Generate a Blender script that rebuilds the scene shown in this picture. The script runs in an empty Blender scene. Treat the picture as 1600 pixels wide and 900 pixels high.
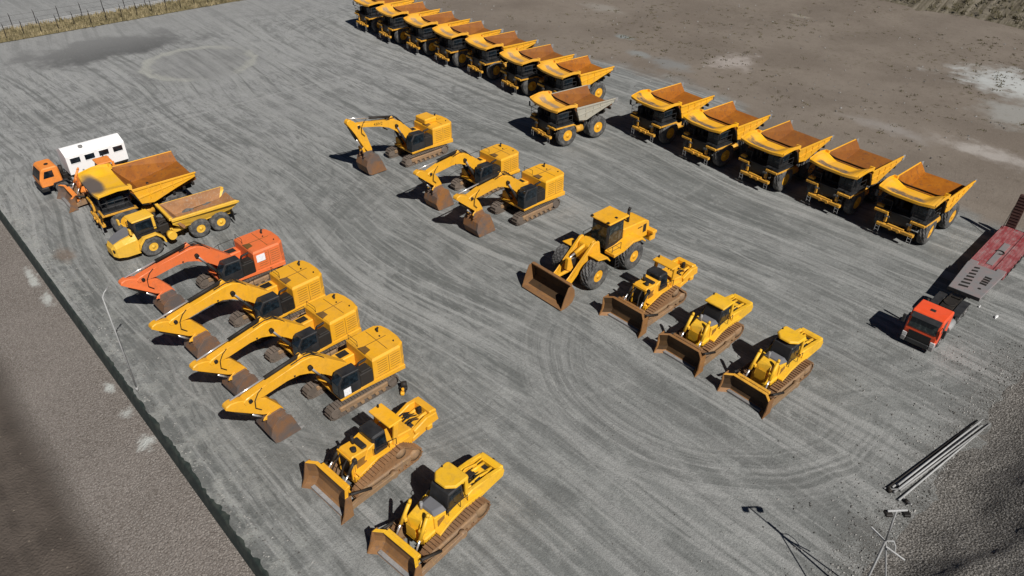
import bpy, bmesh, math, random
from mathutils import Vector, Matrix
random.seed(7)
R = math.radians
sc = bpy.context.scene
col = sc.collection

# ------------------------------------------------------------------ world frame
# camera stands above (0,0); the yard's own axes: U along the rows, V along the machines
EU = Vector((0.6846, -0.7290)); EV = Vector((0.7290, 0.6846))
def uv(u, v, z=0.0):
    p = EU * u + EV * v
    return Vector((p.x, p.y, z))
def to_uv(x, y):
    p = Vector((x, y)); return p.dot(EU), p.dot(EV)

# ------------------------------------------------------------------ node helper
class NT:
    def __init__(s, name):
        s.m = bpy.data.materials.new(name); s.m.use_nodes = True
        s.t = s.m.node_tree; s.t.nodes.clear()
        s.out = s.n('ShaderNodeOutputMaterial'); s.b = s.n('ShaderNodeBsdfPrincipled')
        s.l(s.b.outputs[0], s.out.inputs[0])
    def n(s, k): return s.t.nodes.new(k)
    def l(s, a, b): s.t.links.new(a, b)
    def put(s, sock, v):
        if hasattr(v, 'is_output'): s.l(v, sock)
        else: sock.default_value = v
    def obj(s): return s.n('ShaderNodeTexCoord').outputs['Object']
    def rnd(s): return s.n('ShaderNodeObjectInfo').outputs['Random']
    def map(s, v, loc=(0, 0, 0), rot=(0, 0, 0), sc=(1, 1, 1)):
        q = s.n('ShaderNodeMapping'); s.put(q.inputs[0], v)
        s.put(q.inputs[1], loc); s.put(q.inputs[2], rot); s.put(q.inputs[3], sc); return q.outputs[0]
    def noise(s, v, scale, det=3, rough=.55, dist=0, w=None):
        q = s.n('ShaderNodeTexNoise')
        if w is not None: q.noise_dimensions = '4D'; s.put(q.inputs['W'], w)
        s.put(q.inputs['Vector'], v); q.inputs['Scale'].default_value = scale; q.inputs['Detail'].default_value = det
        q.inputs['Roughness'].default_value = rough; q.inputs['Distortion'].default_value = dist
        return q.outputs[0]
    def vor(s, v, scale):
        q = s.n('ShaderNodeTexVoronoi'); s.put(q.inputs['Vector'], v); q.inputs['Scale'].default_value = scale; return q.outputs[0]
    def mth(s, op, a, b=0.0, c=None, clamp=False):
        q = s.n('ShaderNodeMath'); q.operation = op; q.use_clamp = clamp
        s.put(q.inputs[0], a); s.put(q.inputs[1], b)
        if c is not None: s.put(q.inputs[2], c)
        return q.outputs[0]
    def ss(s, v, a, b, lo=0.0, hi=1.0):
        q = s.n('ShaderNodeMapRange'); q.interpolation_type = 'SMOOTHSTEP'
        s.put(q.inputs[0], v); s.put(q.inputs[1], a); s.put(q.inputs[2], b); s.put(q.inputs[3], lo); s.put(q.inputs[4], hi)
        return q.outputs[0]
    def mix(s, f, a, b, mode='MIX'):
        q = s.n('ShaderNodeMix'); q.data_type = 'RGBA'; q.blend_type = mode
        s.put(q.inputs[0], f)
        for i, v in ((6, a), (7, b)):
            if isinstance(v, tuple) and len(v) == 3: v = v + (1,)
            s.put(q.inputs[i], v)
        return q.outputs[2]
    def sep(s, v):
        q = s.n('ShaderNodeSeparateXYZ'); s.put(q.inputs[0], v); return q.outputs
    def comb(s, x, y, z=0.0):
        q = s.n('ShaderNodeCombineXYZ'); s.put(q.inputs[0], x); s.put(q.inputs[1], y); s.put(q.inputs[2], z); return q.outputs[0]
    def bump(s, h, st=.3, d=.02):
        q = s.n('ShaderNodeBump'); s.put(q.inputs['Height'], h); q.inputs['Strength'].default_value = st; q.inputs['Distance'].default_value = d
        s.l(q.outputs[0], s.b.inputs['Normal'])
    def fin(s, c, rough=.6, metal=0.0, spec=.5):
        if isinstance(c, tuple) and len(c) == 3: c = c + (1,)
        s.put(s.b.inputs['Base Color'], c); s.put(s.b.inputs['Roughness'], rough); s.put(s.b.inputs['Metallic'], metal)
        s.b.inputs['Specular IOR Level'].default_value = spec
        return s.m

def paint(name, c, dirt=(.12, .095, .06), amount=.5, rough=.42, wear=None):
    t = NT(name); o = t.obj(); w = t.mth('MULTIPLY', t.rnd(), 37.0)
    big = t.noise(o, .8, 3, .6, w=w); mid = t.noise(o, 4.0, 5, .65, .4, w=w); fine = t.noise(o, 17.0, 3, .7, w=w)
    run = t.noise(t.map(o, sc=(5, 5, .6)), 1.6, 4, .6, w=w)
    fade = t.mix(t.mth('MULTIPLY', t.ss(big, .3, .75), .8), c, tuple(min(1, x * .97 + .035) for x in c)); fade = t.mix(t.mth('MULTIPLY', t.rnd(), .55), fade, tuple(x * .80 + .012 for x in c))
    d = t.mth('MULTIPLY', t.ss(mid, .54, .80), amount * .8)
    wide = t.noise(o, 1.7, 6, .72, .3, w=w)
    d2 = t.mth('MULTIPLY', t.ss(run, .55, .85), amount * .8)
    k = t.mix(t.mth('MULTIPLY', t.ss(wide, .45, .70), min(.8, amount * 1.5)), fade, tuple(a * .55 + b * .45 for a, b in zip(c, dirt))); k = t.mix(d, k, dirt); k = t.mix(d2, k, tuple(x * .55 for x in dirt))
    spot = t.mth('MULTIPLY', t.ss(t.noise(o, 9.0, 4, .75, .5, w=w), .60, .70), t.ss(mid, .42, .6)); k = t.mix(t.mth('MULTIPLY', spot, min(1, amount * .9)), k, tuple(x * .35 for x in dirt))
    if wear: k = t.mix(t.mth('MULTIPLY', t.ss(fine, .62, .72), t.ss(big, .42, .6)), k, wear)
    t.bump(fine, .08, .01)
    return t.fin(k, t.ss(mid, .3, .8, rough, min(.95, rough + .35)))

def rusty(name, c1, c2, c3, rough=.75, sc=1.0, pol=0.0):
    t = NT(name); o = t.obj(); w = t.mth('MULTIPLY', t.rnd(), 53.0)
    a = t.noise(o, .55 * sc, 4, .6, .6, w=w); b = t.noise(o, 3.2 * sc, 5, .7, .3, w=w); f = t.noise(o, 22.0, 2, .7, w=w)
    k = t.mix(t.ss(a, .35, .65), c1, c2); k = t.mix(t.mth('MULTIPLY', t.ss(b, .5, .72), .8), k, c3)
    k = t.mix(t.ss(f, .35, .7, 0, .25), k, (.02, .015, .01))
    k = t.mix(t.mth('MULTIPLY', t.rnd(), .45), k, tuple(x * .45 + .02 for x in c3)); t.bump(f, .2, .01)
    return t.fin(k, rough, pol, .22)

M = {}
YC = (.80, .385, .008)
M['yellow'] = paint('yellow paint', YC, amount=.3)
M['yellow_worn'] = paint('worn yellow paint', (.78, .39, .015), amount=.5, wear=(.2, .1, .04))
M['yellow_dirty'] = paint('grimy yellow paint', (.68, .33, .02), dirt=(.05, .04, .025), amount=.95, wear=(.1, .06, .03), rough=.55)
M['lemon'] = paint('lemon yellow paint', (.80, .44, .010), amount=.4, wear=(.3, .16, .04))
M['adt'] = paint('ochre yellow paint', (.78, .44, .03), amount=.3)
M['orange'] = paint('orange red paint', (.80, .165, .035), amount=.4)
M['orange2'] = paint('orange paint', (.82, .25, .03), amount=.4, wear=(.25, .12, .05))
M['faded'] = paint('faded orange paint', (.80, .24, .10), amount=.22)
M['cabred'] = paint('red orange cab paint', (.82, .075, .010), amount=.2, rough=.3)
M['white'] = paint('white paint', (.83, .82, .80), amount=.1, dirt=(.4, .36, .3))
M['palegrey'] = paint('pale grey paint', (.40, .375, .30), amount=.7, dirt=(.22, .15, .07))
M['greyhood'] = paint('grey matt paint', (.12, .12, .13), amount=.4, rough=.7, dirt=(.2, .18, .15))
M['black'] = paint('black steel', (.007, .007, .008), amount=.3, dirt=(.03, .026, .02), rough=.45)
M['dark'] = rusty('dark oily steel', (.010, .0095, .009), (.018, .016, .014), (.05, .036, .025), .6)
M['bed'] = rusty('rusted dump bed', (.31, .095, .007), (.40, .135, .009), (.13, .06, .028), .6)
M['bed2'] = rusty('scoured dump bed', (.40, .17, .05), (.30, .12, .035), (.46, .36, .26), .65, 1.4)
M['shadeface'] = rusty('shade-toned blade face', (.05, .027, .011), (.08, .042, .015), (.03, .02, .012), .6, 1.2)  # dark tone paints shade into the upper blade and bucket faces
M['bucket'] = rusty('worn bucket steel', (.13, .108, .098), (.30, .13, .04), (.115, .10, .095), .6, 1.1)
M['rustblade'] = rusty('rusted blade', (.25, .115, .035), (.34, .165, .055), (.17, .115, .085), .55, 1.2)
M['track'] = rusty('muddy track shoes', (.15, .12, .095), (.20, .16, .13), (.09, .07, .055), .75, 2)
M['rusttrack'] = rusty('rusty track shoes', (.25, .13, .06), (.30, .17, .085), (.13, .08, .045), .75, 2)
M['trackmid'] = rusty('rubbed track frame', (.32, .19, .10), (.22, .15, .10), (.42, .26, .11), .6, 2)
M['slot'] = paint('shaded slot', (.22, .10, .01), amount=.6, dirt=(.05, .03, .015))
M['notch'] = paint('oily notch', (.16, .08, .015), amount=.9, dirt=(.03, .02, .012))
M['steel'] = rusty('grey steel', (.26, .26, .26), (.34, .33, .32), (.18, .16, .14), .5)
M['galv'] = rusty('galvanised tube', (.38, .38, .37), (.46, .46, .45), (.26, .25, .24), .5)
def mk():
    t = NT('chrome rod'); M['chrome'] = t.fin((.75, .74, .72), .25, .7)
    t = NT('dark glass'); M['glass'] = t.fin(t.mix(t.ss(t.noise(t.obj(), 2.5, 2), .4, .7), (.006, .009, .012), (.015, .024, .032)), .1, 0, .4)
    t = NT('windscreen glass'); M['screen'] = t.fin(t.mix(t.ss(t.noise(t.obj(), 3.0, 3), .45, .7), (.014, .02, .02), (.06, .07, .067)), .1, 0, .5)
    t = NT('tyre rubber'); o = t.obj(); w = t.mth('MULTIPLY', t.rnd(), 20.0)
    t.bump(t.noise(o, 26, 2), .25, .01)
    M['tyre'] = t.fin(t.mix(t.ss(t.noise(o, 2.4, 4, .65, w=w), .38, .68), (.045, .044, .042), (.125, .12, .112)), .85)
    t = NT('lamp lens'); M['lens'] = t.fin((.6, .6, .58), .15)
    t = NT('dusty lamp lens'); M['dimlens'] = t.fin((.12, .12, .115), .3)
    t = NT('paper notice'); M['paper'] = t.fin(t.mix(t.ss(t.noise(t.obj(), 9, 2), .5, .7), (.8, .8, .8), (.62, .63, .64)), .6)
    # canopy: yellow top with a long grey scuffed streak along the front and dusty scuffs
    for nm, c, x0, x1, grey in (('canopy', YC, .75, 1.95, (.10, .085, .075)), ('canopy_dust', (.74, .36, .03), .2, 1.3, (.30, .22, .15)), ('canopy_patch', (.78, .42, .015), .9, 2.4, (.085, .08, .085))):
        t = NT('scuffed ' + nm + ' paint'); o = t.obj(); w = t.mth('MULTIPLY', t.rnd(), 61.0)
        x, y, z = t.sep(o)
        wob = t.mth('SUBTRACT', t.noise(o, .9, 4, .6, w=w), .5)
        sx = t.mth('ADD', x, t.mth('MULTIPLY', wob, 1.1))
        band = t.mth('MULTIPLY', t.ss(sx, x0 - .1, x0 + .35), t.ss(sx, x1, x1 - .3))
        sy = t.mth('ADD', y, t.mth('MULTIPLY', wob, 2.2))
        if nm == 'canopy_patch':
            ea = t.mth('DIVIDE', t.mth('SUBTRACT', t.mth('ADD', x, t.mth('MULTIPLY', wob, .5)), 1.5), .85); eb = t.mth('DIVIDE', t.mth('ADD', t.mth('ADD', y, t.mth('MULTIPLY', wob, .5)), -.1), 2.3)
            band = t.ss(t.mth('ADD', t.mth('ADD', t.mth('MULTIPLY', ea, ea), t.mth('MULTIPLY', eb, eb)), t.mth('MULTIPLY', wob, 1.5)), 1.5, .45)
        else: band = t.mth('MULTIPLY', band, t.mth('MULTIPLY', t.ss(sy, -2.3, -1.6), t.ss(sy, 1.9, 1.0)))
        grain = t.noise(t.map(o, sc=(4, .7, 1)), 3.0, 5, .65, w=w)
        k = t.mix(t.ss(t.noise(o, .7, 2, w=w), .35, .75, 0, .5), c, (.74, .40, .09))
        k = t.mix(t.mth('MULTIPLY', band, t.ss(grain, .25, .55) if nm != 'canopy_patch' else .95), k, grey)
        k = t.mix(t.mth('MULTIPLY', t.ss(t.noise(o, 4.5, 4, .7, w=w), .55, .8), .45), k, (.14, .085, .03))
        M[nm] = t.fin(k, .5)
    # red timber deck
    t = NT('red deck boards'); o = t.obj(); x, y, z = t.sep(o)
    bd = t.mth('FRACT', t.mth('MULTIPLY', y, 4.0)); gap = t.ss(t.mth('ABSOLUTE', t.mth('SUBTRACT', bd, .5)), .44, .49)
    a = t.noise(t.map(o, sc=(.5, 1.2, 1)), 1.1, 6, .7)
    k = t.mix(t.ss(a, .38, .62), (.21, .024, .028), (.27, .10, .10)); k = t.mix(t.ss(t.noise(t.map(o, sc=(.6, 1.5, 1)), 1.8, 6, .75), .5, .66, 0, .6), k, (.30, .25, .24))
    M['deckred'] = t.fin(t.mix(gap, k, (.06, .03, .03)), .75)
    t = NT('grey chequer plate'); o = t.obj()
    k = t.mix(t.ss(t.noise(o, 1.2, 4, .6), .35, .65), (.175, .17, .168), (.21, .17, .165))
    k = t.mix(t.ss(t.noise(o, 6, 4, .7), .55, .72, 0, .8), k, (.13, .115, .11)); M['chequer'] = t.fin(k, .6)
    # grille
    t = NT('radiator grille'); o = t.obj(); x, y, z = t.sep(o)
    sl = t.mth('FRACT', t.mth('MULTIPLY', z, 9.0)); M['grille'] = t.fin(t.mix(t.ss(sl, .3, .5), (.004, .004, .004), (.014, .013, .012)), .5)
mk()

# ------------------------------------------------------------------ mesh helper
_tmp = bpy.data.meshes.new('scratch')
class G:
    def __init__(s): s.bm = bmesh.new()
    def add(s, t, bev=0, mi=0, smooth=False):
        if bev: bmesh.ops.bevel(t, geom=list(t.edges), offset=bev, segments=1, affect='EDGES', clamp_overlap=True)
        bmesh.ops.recalc_face_normals(t, faces=list(t.faces))
        for f in t.faces:
            f.material_index = mi
            if smooth: f.smooth = True
        t.to_mesh(_tmp); t.free(); s.bm.from_mesh(_tmp); return s
    def prism(s, pts, lo, hi, ax='y', bev=.03, mi=0, taper=None):
        t = bmesh.new()
        def P(a, b, c): return {'y': (a, c, b), 'z': (a, b, c), 'x': (c, a, b)}[ax]
        A = [t.verts.new(P(a, b, lo)) for a, b in pts]
        q = pts
        if taper:
            cx = sum(p[0] for p in pts) / len(pts); cy = sum(p[1] for p in pts) / len(pts)
            q = [(cx + (a - cx) * taper[0], cy + (b - cy) * taper[1]) for a, b in pts]
        B = [t.verts.new(P(a, b, hi)) for a, b in q]
        t.faces.new(A); t.faces.new(B[::-1]); n = len(pts)
        for i in range(n): t.faces.new((A[i], A[(i + 1) % n], B[(i + 1) % n], B[i]))
        return s.add(t, bev, mi)
    def box(s, x0, x1, y0, y1, z0, z1, bev=.03, mi=0, taper=None):
        return s.prism([(x0, y0), (x1, y0), (x1, y1), (x0, y1)], z0, z1, 'z', bev, mi, taper)
    def hull(s, A, B, bev=.02, mi=0):   # two loops of 3D points
        t = bmesh.new(); a = [t.verts.new(p) for p in A]; b = [t.verts.new(p) for p in B]; n = len(a)
        t.faces.new(a); t.faces.new(b[::-1])
        for i in range(n): t.faces.new((a[i], a[(i + 1) % n], b[(i + 1) % n], b[i]))
        return s.add(t, bev, mi)
    def cyl(s, p0, p1, r, r1=None, n=14, mi=0, bev=0):
        p0 = Vector(p0); p1 = Vector(p1); d = p1 - p0; L = d.length
        if L < 1e-6: return s
        r1 = r if r1 is None else r1
        q = d.to_track_quat('Z', 'Y').to_matrix()
        t = bmesh.new(); A = []; B = []
        for i in range(n):
            a = 2 * math.pi * i / n; v = q @ Vector((math.cos(a), math.sin(a), 0))
            A.append(t.verts.new(p0 + v * r)); B.append(t.verts.new(p1 + v * r1))
        t.faces.new(A[::-1]); t.faces.new(B)
        for i in range(n): t.faces.new((A[i], A[(i + 1) % n], B[(i + 1) % n], B[i])).smooth = n > 8
        bmesh.ops.recalc_face_normals(t, faces=list(t.faces))
        for f in t.faces: f.material_index = mi
        t.to_mesh(_tmp); t.free(); s.bm.from_mesh(_tmp); return s
    def tube(s, pts, r, n=6, mi=0):
        for a, b in zip(pts, pts[1:]):
            s.cyl(a, b, r, n=n, mi=mi)
        return s
    def rev(s, prof, c=(0, 0, 0), ax='y', n=36, mi=0, lug=0.0, lugrange=None):
        # prof: list of (radius, offset along axis); closed at both ends if radius 0
        t = bmesh.new(); rings = []
        for j, (r, h) in enumerate(prof):
            ring = []
            for i in range(n):
                a = 2 * math.pi * i / n; rr = r
                if lug and lugrange and lugrange[0] <= j <= lugrange[1]:
                    k = (i + (j % 2) * 2) % 4
                    rr = r - (lug if k < 2 else 0)
                x, z = rr * math.cos(a), rr * math.sin(a)
                co = {'y': (c[0] + x, c[1] + h, c[2] + z), 'x': (c[0] + h, c[1] + x, c[2] + z), 'z': (c[0] + x, c[1] + z, c[2] + h)}[ax]
                ring.append(t.verts.new(co))
            rings.append(ring)
        for A, B in zip(rings, rings[1:]):
            for i in range(n):
                f = t.faces.new((A[i], A[(i + 1) % n], B[(i + 1) % n], B[i])); f.smooth = not lug
        t.faces.new(rings[0][::-1]); t.faces.new(rings[-1])
        return s.add(t, 0, mi)
    def sheet(s, f, nu, nv, th, mi=0, mi_side=None):
        # f(i/nu, j/nv)->point ; closed slab, thickness th downwards
        t = bmesh.new(); T = []; B = []
        for i in range(nu + 1):
            a = []; b = []
            for j in range(nv + 1):
                p = Vector(f(i / nu, j / nv)); a.append(t.verts.new(p)); b.append(t.verts.new(p - Vector((0, 0, th))))
            T.append(a); B.append(b)
        for i in range(nu):
            for j in range(nv):
                t.faces.new((T[i][j], T[i + 1][j], T[i + 1][j + 1], T[i][j + 1]))
                t.faces.new((B[i][j], B[i][j + 1], B[i + 1][j + 1], B[i + 1][j]))
        for i in range(nu):
            t.faces.new((T[i][0], B[i][0], B[i + 1][0], T[i + 1][0])); t.faces.new((T[i][nv], T[i + 1][nv], B[i + 1][nv], B[i][nv]))
        for j in range(nv):
            t.faces.new((T[0][j], T[0][j + 1], B[0][j + 1], B[0][j])); t.faces.new((T[nu][j], B[nu][j], B[nu][j + 1], T[nu][j + 1]))
        return s.add(t, 0, mi)
    def obj(s, name, mats, parent=None):
        me = bpy.data.meshes.new(name); s.bm.to_mesh(me); s.bm.free()
        if not isinstance(mats, (list, tuple)): mats = [mats]
        for m in mats: me.materials.append(M[m] if isinstance(m, str) else m)
        o = bpy.data.objects.new(name, me); col.objects.link(o)
        if parent is not None: o.parent = parent
        return o

def empty(name, parent=None, loc=(0, 0, 0)):
    o = bpy.data.objects.new(name, None); o.empty_display_size = .5; o.location = loc; col.objects.link(o)
    if parent is not None: o.parent = parent
    return o
def tag(o, label, cat, group=None, kind=None):
    if label: o['label'] = label
    if cat: o['category'] = cat
    if group: o['group'] = group
    if kind: o['kind'] = kind
    return o
def place(o, x, y, deg, s=1.0, z=0.0):
    o.location = (x, y, z); o.rotation_euler = (0, 0, R(deg)); o.scale = (s, s, s); return o
KIDS = {}
def copy_tree(o, parent=None):
    c = o.copy(); col.objects.link(c); c.parent = parent
    for ch in [q for q in list(bpy.data.objects) if q.parent == o]: copy_tree(ch, c)
    return c

def wheel(parent, name, x, y, z, r, w, rimr, side, tyre='tyre', rim='yellow', lug=.05, n=48, dual=0.0):
    """side=+1: outer face at +y. y = outer face of the tyre."""
    e = empty(name, parent, (x, y, z))
    g = G(); k = -side
    def ring(off):
        prof = [(rimr * .98, .06), (rimr * 1.04, .0), (r * .80, -.02), (r * .93, .05), (r * .985, w * .14), (r, w * .3), (r, w * .5), (r, w * .7), (r * .985, w * .86), (r * .93, w - .05), (r * .8, w + .02), (rimr * 1.04, w), (rimr * .98, w - .06)]
        g.rev([(a, k * (h + off)) for a, h in prof], n=n, lug=lug, lugrange=(4, 8))
    ring(0)
    if dual: ring(w + dual)
    g.obj('tyre', tyre, e)
    g = G()
    g.rev([(rimr, k * .05), (rimr * .93, k * .03), (rimr * .86, k * .12), (rimr * .55, k * .17), (rimr * .5, k * .06), (rimr * .30, k * .03), (rimr * .27, k * -.02), (rimr * .08, k * -.03)], n=24)
    for i in range(8):
        a = i * math.pi / 4; cx, cz = rimr * .42 * math.cos(a), rimr * .42 * math.sin(a)
        g.cyl((cx, k * .08, cz), (cx, k * .02, cz), rimr * .05, n=6)
    g.rev([(rimr, k * .06), (rimr, k * (w * (1 if not dual else 2) - .05))], n=20)
    g.obj('rim', rim, e)
    return e

def rail(g, pts, h, r=.025, posts=True, mid=True):
    """handrail over floor points"""
    top = [(p[0], p[1], p[2] + h) for p in pts]; g.tube(top, r)
    if mid: g.tube([(p[0], p[1], p[2] + h * .5) for p in pts], r * .8)
    if posts:
        for p, q in zip(pts, top): g.tube([p, q], r)
def ladder(g, a, b, w, axis, n=6, r=.025):
    a = Vector(a); b = Vector(b); d = Vector(axis) * w * .5
    g.tube([a - d, b - d], r); g.tube([a + d, b + d], r)
    for i in range(n):
        p = a.lerp(b, (i + .5) / n); g.tube([p - d, p + d], r * .9)

# ------------------------------------------------------------------ haul truck
def make_truck(canopy='canopy', outer='yellow', bed='bed', cw=2.6, tw=2.6, trough=.36):
    t = empty('haul_truck')
    g = G()
    for s in (-1, 1):
        g.box(-6.2, 1.75, s * .62 - .17, s * .62 + .17, 1.15, 1.75)
    for x in (-5.9, -3.3, -1.5, .9): g.box(x - .15, x + .15, -.5, .5, 1.2, 1.65)
    g.cyl((-4.57, -1.2, 1.35), (-4.57, 1.2, 1.35), .42); g.cyl((0, -1.75, 1.35), (0, 1.75, 1.35), .25)
    g.cyl((-4.57, 0, 1.35), (-3.2, 0, 1.5), .3, .22)
    for s in (-1, 1): g.cyl((-2.6, s * .95, 1.3), (-3.4, s * .95, 2.95), .15); g.cyl((.0, s * 1.5, 1.4), (.1, s * 1.2, 2.4), .16)
    g.obj('chassis', 'dark', t)
    # dump body: flared tub, rust inside, paint outside
    g = G()
    prof = [(-1.5, 2.9), (-.95, 4.52), (-6.75, 4.5), (-6.75, 4.05), (-4.7, 3.45), (-2.6, 2.72)]
    for s in (-1, 1):
        g.prism(prof, *sorted((s * (tw - .07), s * tw)), bev=.02, mi=0)
        g.prism([(-1.02, 4.3), (-.95, 4.56), (-6.85, 4.54), (-6.85, 4.38)], *sorted((s * tw, s * (tw + .09))), bev=.02, mi=0)      # top rail
        g.prism([(-1.35, 3.45), (-1.28, 3.6), (-6.3, 4.2), (-6.3, 4.1)], *sorted((s * tw, s * (tw + .05))), bev=.01, mi=0)
        yo, yi = s * (tw - .075), s * (tw - .62)
        g.hull([(-.95, yo, 4.53), (-6.8, yo, 4.52), (-6.95, yi, 3.62), (-2.3, yi, 2.7)], [(-.95, yo - s * .02, 4.49), (-6.8, yo - s * .02, 4.48), (-6.95, yi - s * .02, 3.58), (-2.3, yi - s * .02, 2.66)], bev=0, mi=1)   # sloping inner wall
        for x in (-2.4, -3.5, -4.6, -5.6): g.box(x - .05, x + .05, *sorted((s * tw, s * (tw + .06))), 3.05 + (-x - 1.5) * .22, 4.3, bev=.01, mi=0)
        g.box(-6.8, -2.2, s * .75 - .15, s * .75 + .15, 2.05, 2.65, bev=.03, mi=2)
    fl = tw - .6
    g.prism([(-.85, 4.3), (-1.05, 4.3), (-2.35, 2.72), (-2.2, 2.6)], -tw + .09, tw - .09, bev=0, mi=1)   # front wall
    g.prism([(-2.15, 2.55), (-2.2, 2.72), (-4.6, 3.1), (-6.95, 3.62), (-6.95, 3.45), (-4.6, 2.9)], -fl, fl, bev=0, mi=1)   # floor
    g.prism([(-1.55, 2.7), (-.8, 4.25), (-.84, 4.3), (-2.19, 2.6)], -tw + .08, tw - .08, bev=0, mi=2)
    for x in (-2.6, -3.6, -4.6, -5.6, -6.5):
        zf = 2.5 + max(0, (-x - 2.15)) * .2
        g.box(x - .12, x + .12, -tw + .3, tw - .3, zf - .28, zf + .02, bev=.02, mi=2)
    g.obj('dump_body', [outer, bed, 'dark'], t)
    for s in (-1, 1):
        g = G(); g.prism([(-6.86, 4.52), (-7.3, 4.5), (-7.25, 4.0), (-6.86, 3.9)], *sorted((s * (tw - .1), s * (tw + .02))), bev=.02); g.obj('tail_plate', 'steel', t)
    # canopy: bowed front edge, side flanges rising to the back
    g = G()
    def cf(a, b):
        y = -cw + 2 * cw * b; q = abs(y) / cw
        xf = 1.97 - .16 * q ** 4
        x = -.85 + (xf + .85) * a
        c0 = 4.62 - trough * (1 - a); e0 = 4.74 + .26 * math.sin(math.pi * min(1, (1 - a) * 1.15)) * .9 + .06 * (1 - a)
        k = max(0, min(1, (q - .42) / .55)); k = k * k * (3 - 2 * k)
        return (x, y, c0 + (e0 - c0) * k)
    g.sheet(cf, 12, 18, .08)
    def lip(a, b):
        p = cf(1, b); return (p[0] - .02 + .08 * a, p[1] * .998, p[2] + .012 - .03 * a)
    g.sheet(lip, 1, 18, .24)
    for s in (-1, 1):
        g.prism([(-.85, 4.66), (-.9, 4.98), (0, 5.1), (.55, 5.08), (1.85, 4.82), (1.85, 4.6), (.2, 4.78)], *sorted((s * cw, s * (cw + .06))), bev=.015)
        g.prism([(-1.05, 4.5), (-1.1, 4.95), (-.84, 5.02), (-.78, 4.6)], *sorted((s * (cw - .4), s * (max(tw, cw) + .05))), bev=.02)
    g.obj('canopy', canopy, t)
    g = G()
    def spill(a, b):
        y = -cw * .86 + 1.72 * cw * b
        return (-.9 - .12 * a - .3 * (1 - (y / cw) ** 2), y, 4.42 + .5 * (y / cw) ** 4 - .05 * a)
    if canopy != 'canopy_patch': g.sheet(spill, 1, 14, .3); g.obj('spill_guard', 'dark', t)
    else: g.bm.free()
    for y in (-2.0, -1.0, 1.0, 2.0):
        g = G(); g.box(-.7, 1.6, y - .06, y + .06, 3.95, 4.2, bev=.02); g.obj('canopy_rib', 'dark', t)
    # engine, deck, cab
    g = G(); g.box(-.9, 1.5, -.95, .95, 1.75, 2.62, bev=.06); g.cyl((-.2, -2.0, 3.4), (-.2, -1.2, 3.4), .28)
    g.box(-.5, .9, -.9, .35, 2.6, 3.0); g.obj('engine', 'dark', t)
    g = G(); g.box(1.5, 1.72, -1.0, 1.0, 1.25, 2.6, bev=.05); g.obj('grille', 'grille', t)
    g = G(); g.box(-.9, 1.8, -2.45, 2.45, 2.62, 2.74, bev=.02); g.obj('deck', 'black', t)
    for s in (-1, 1):
        g = G()
        g.box(1.72, 1.95, *sorted((s * 1.05, s * 2.4)), 2.36, 2.6, bev=.03)
        g.box(.9, 1.72, *sorted((s * 2.28, s * 2.46)), 2.4, 2.6, bev=.02)
        g.box(1.72, 1.92, *sorted((s * 1.02, s * 1.3)), 1.55, 2.36, bev=.03)
        g.prism([(-1.2, 2.35), (-.8, 2.6), (.9, 2.6), (1.0, 2.4), (.6, 2.45), (-.7, 2.45)], *sorted((s * 1.75, s * 2.5)), bev=.02)
        g.obj('fender', 'yellow_dirty', t)
    c = G(); c.box(-.35, 1.25, .55, 2.1, 2.74, 4.14, bev=.08); cab = c.obj('cab', 'black', t)
    for a in (('f',), ('s',), ('i',)):
        c = G()
        if a[0] == 'f': c.box(1.252, 1.28, .68, 1.97, 3.25, 4.02, bev=.01)
        elif a[0] == 's': c.box(-.2, 1.1, 2.102, 2.125, 3.3, 4.02, bev=.01)
        else: c.box(-.2, 1.1, .525, .548, 3.3, 4.02, bev=.01)
        c.obj('window', 'glass', cab)
    g = G(); g.box(.35, 1.05, -2.2, -1.35, 2.74, 3.5, bev=.08); g.cyl((.7, -1.05, 2.74), (.7, -1.05, 3.9), .2); g.cyl((.7, -.55, 2.74), (.7, -.55, 3.85), .2)
    g.obj('air_cleaner', 'dark', t)
    g = G(); g.box(1.35, 1.75, -2.35, -1.7, 2.3, 2.95, bev=.05); g.obj('battery_box', 'yellow_dirty', t)
    g = G(); g.box(1.78, 2.12, -1.78, 1.78, 1.1, 1.42, bev=.05); g.cyl((2.1, -.35, 1.25), (2.22, -.35, 1.25), .16); g.cyl((2.1, .4, 1.25), (2.22, .4, 1.25), .16)
    g.box(1.85, 2.05, -.8, .8, 1.42, 1.56, bev=.03); g.obj('bumper', 'yellow_dirty', t)
    for s in (-1, 1):
        g = G(); ladder(g, (2.0, s * 1.5, 1.4), (1.9, s * 1.5, 2.7), .5, (0, 1, 0), 4, .022); g.obj('ladder', 'dark', t)
        g = G(); ladder(g, (2.14, s * 1.55, .5), (2.14, s * 1.55, 1.15), .36, (0, 1, 0), 2, .018); g.obj('step', 'galv', t)
        g = G(); rail(g, [(1.75, s * 1.0, 2.74), (1.75, s * 2.4, 2.74), (.6, s * 2.4, 2.74), (-.6, s * 2.4, 2.74)], .95); g.obj('handrail', 'black', t)
        g = G(); g.cyl((1.95, s * 1.15, 2.2), (2.0, s * 1.15, 2.2), .13, n=12); g.cyl((1.95, s * .9, 2.2), (2.0, s * .9, 2.2), .11, n=12); g.obj('headlight', 'dimlens', t)
        g = G(); g.tube([(1.7, s * 2.4, 3.5), (1.85, s * 2.6, 3.9)], .03); g.box(1.82, 1.9, *sorted((s * 2.5, s * 2.75)), 3.7, 4.3, bev=.02); g.obj('mirror', 'black', t)
    g = G(); g.cyl((-2.6, 1.7, 1.55), (-1.55, 1.7, 1.55), .46, n=20); g.box(-2.5, -1.7, 1.0, 1.5, 1.4, 1.7); g.obj('fuel_tank', 'yellow_dirty', t)
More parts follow.
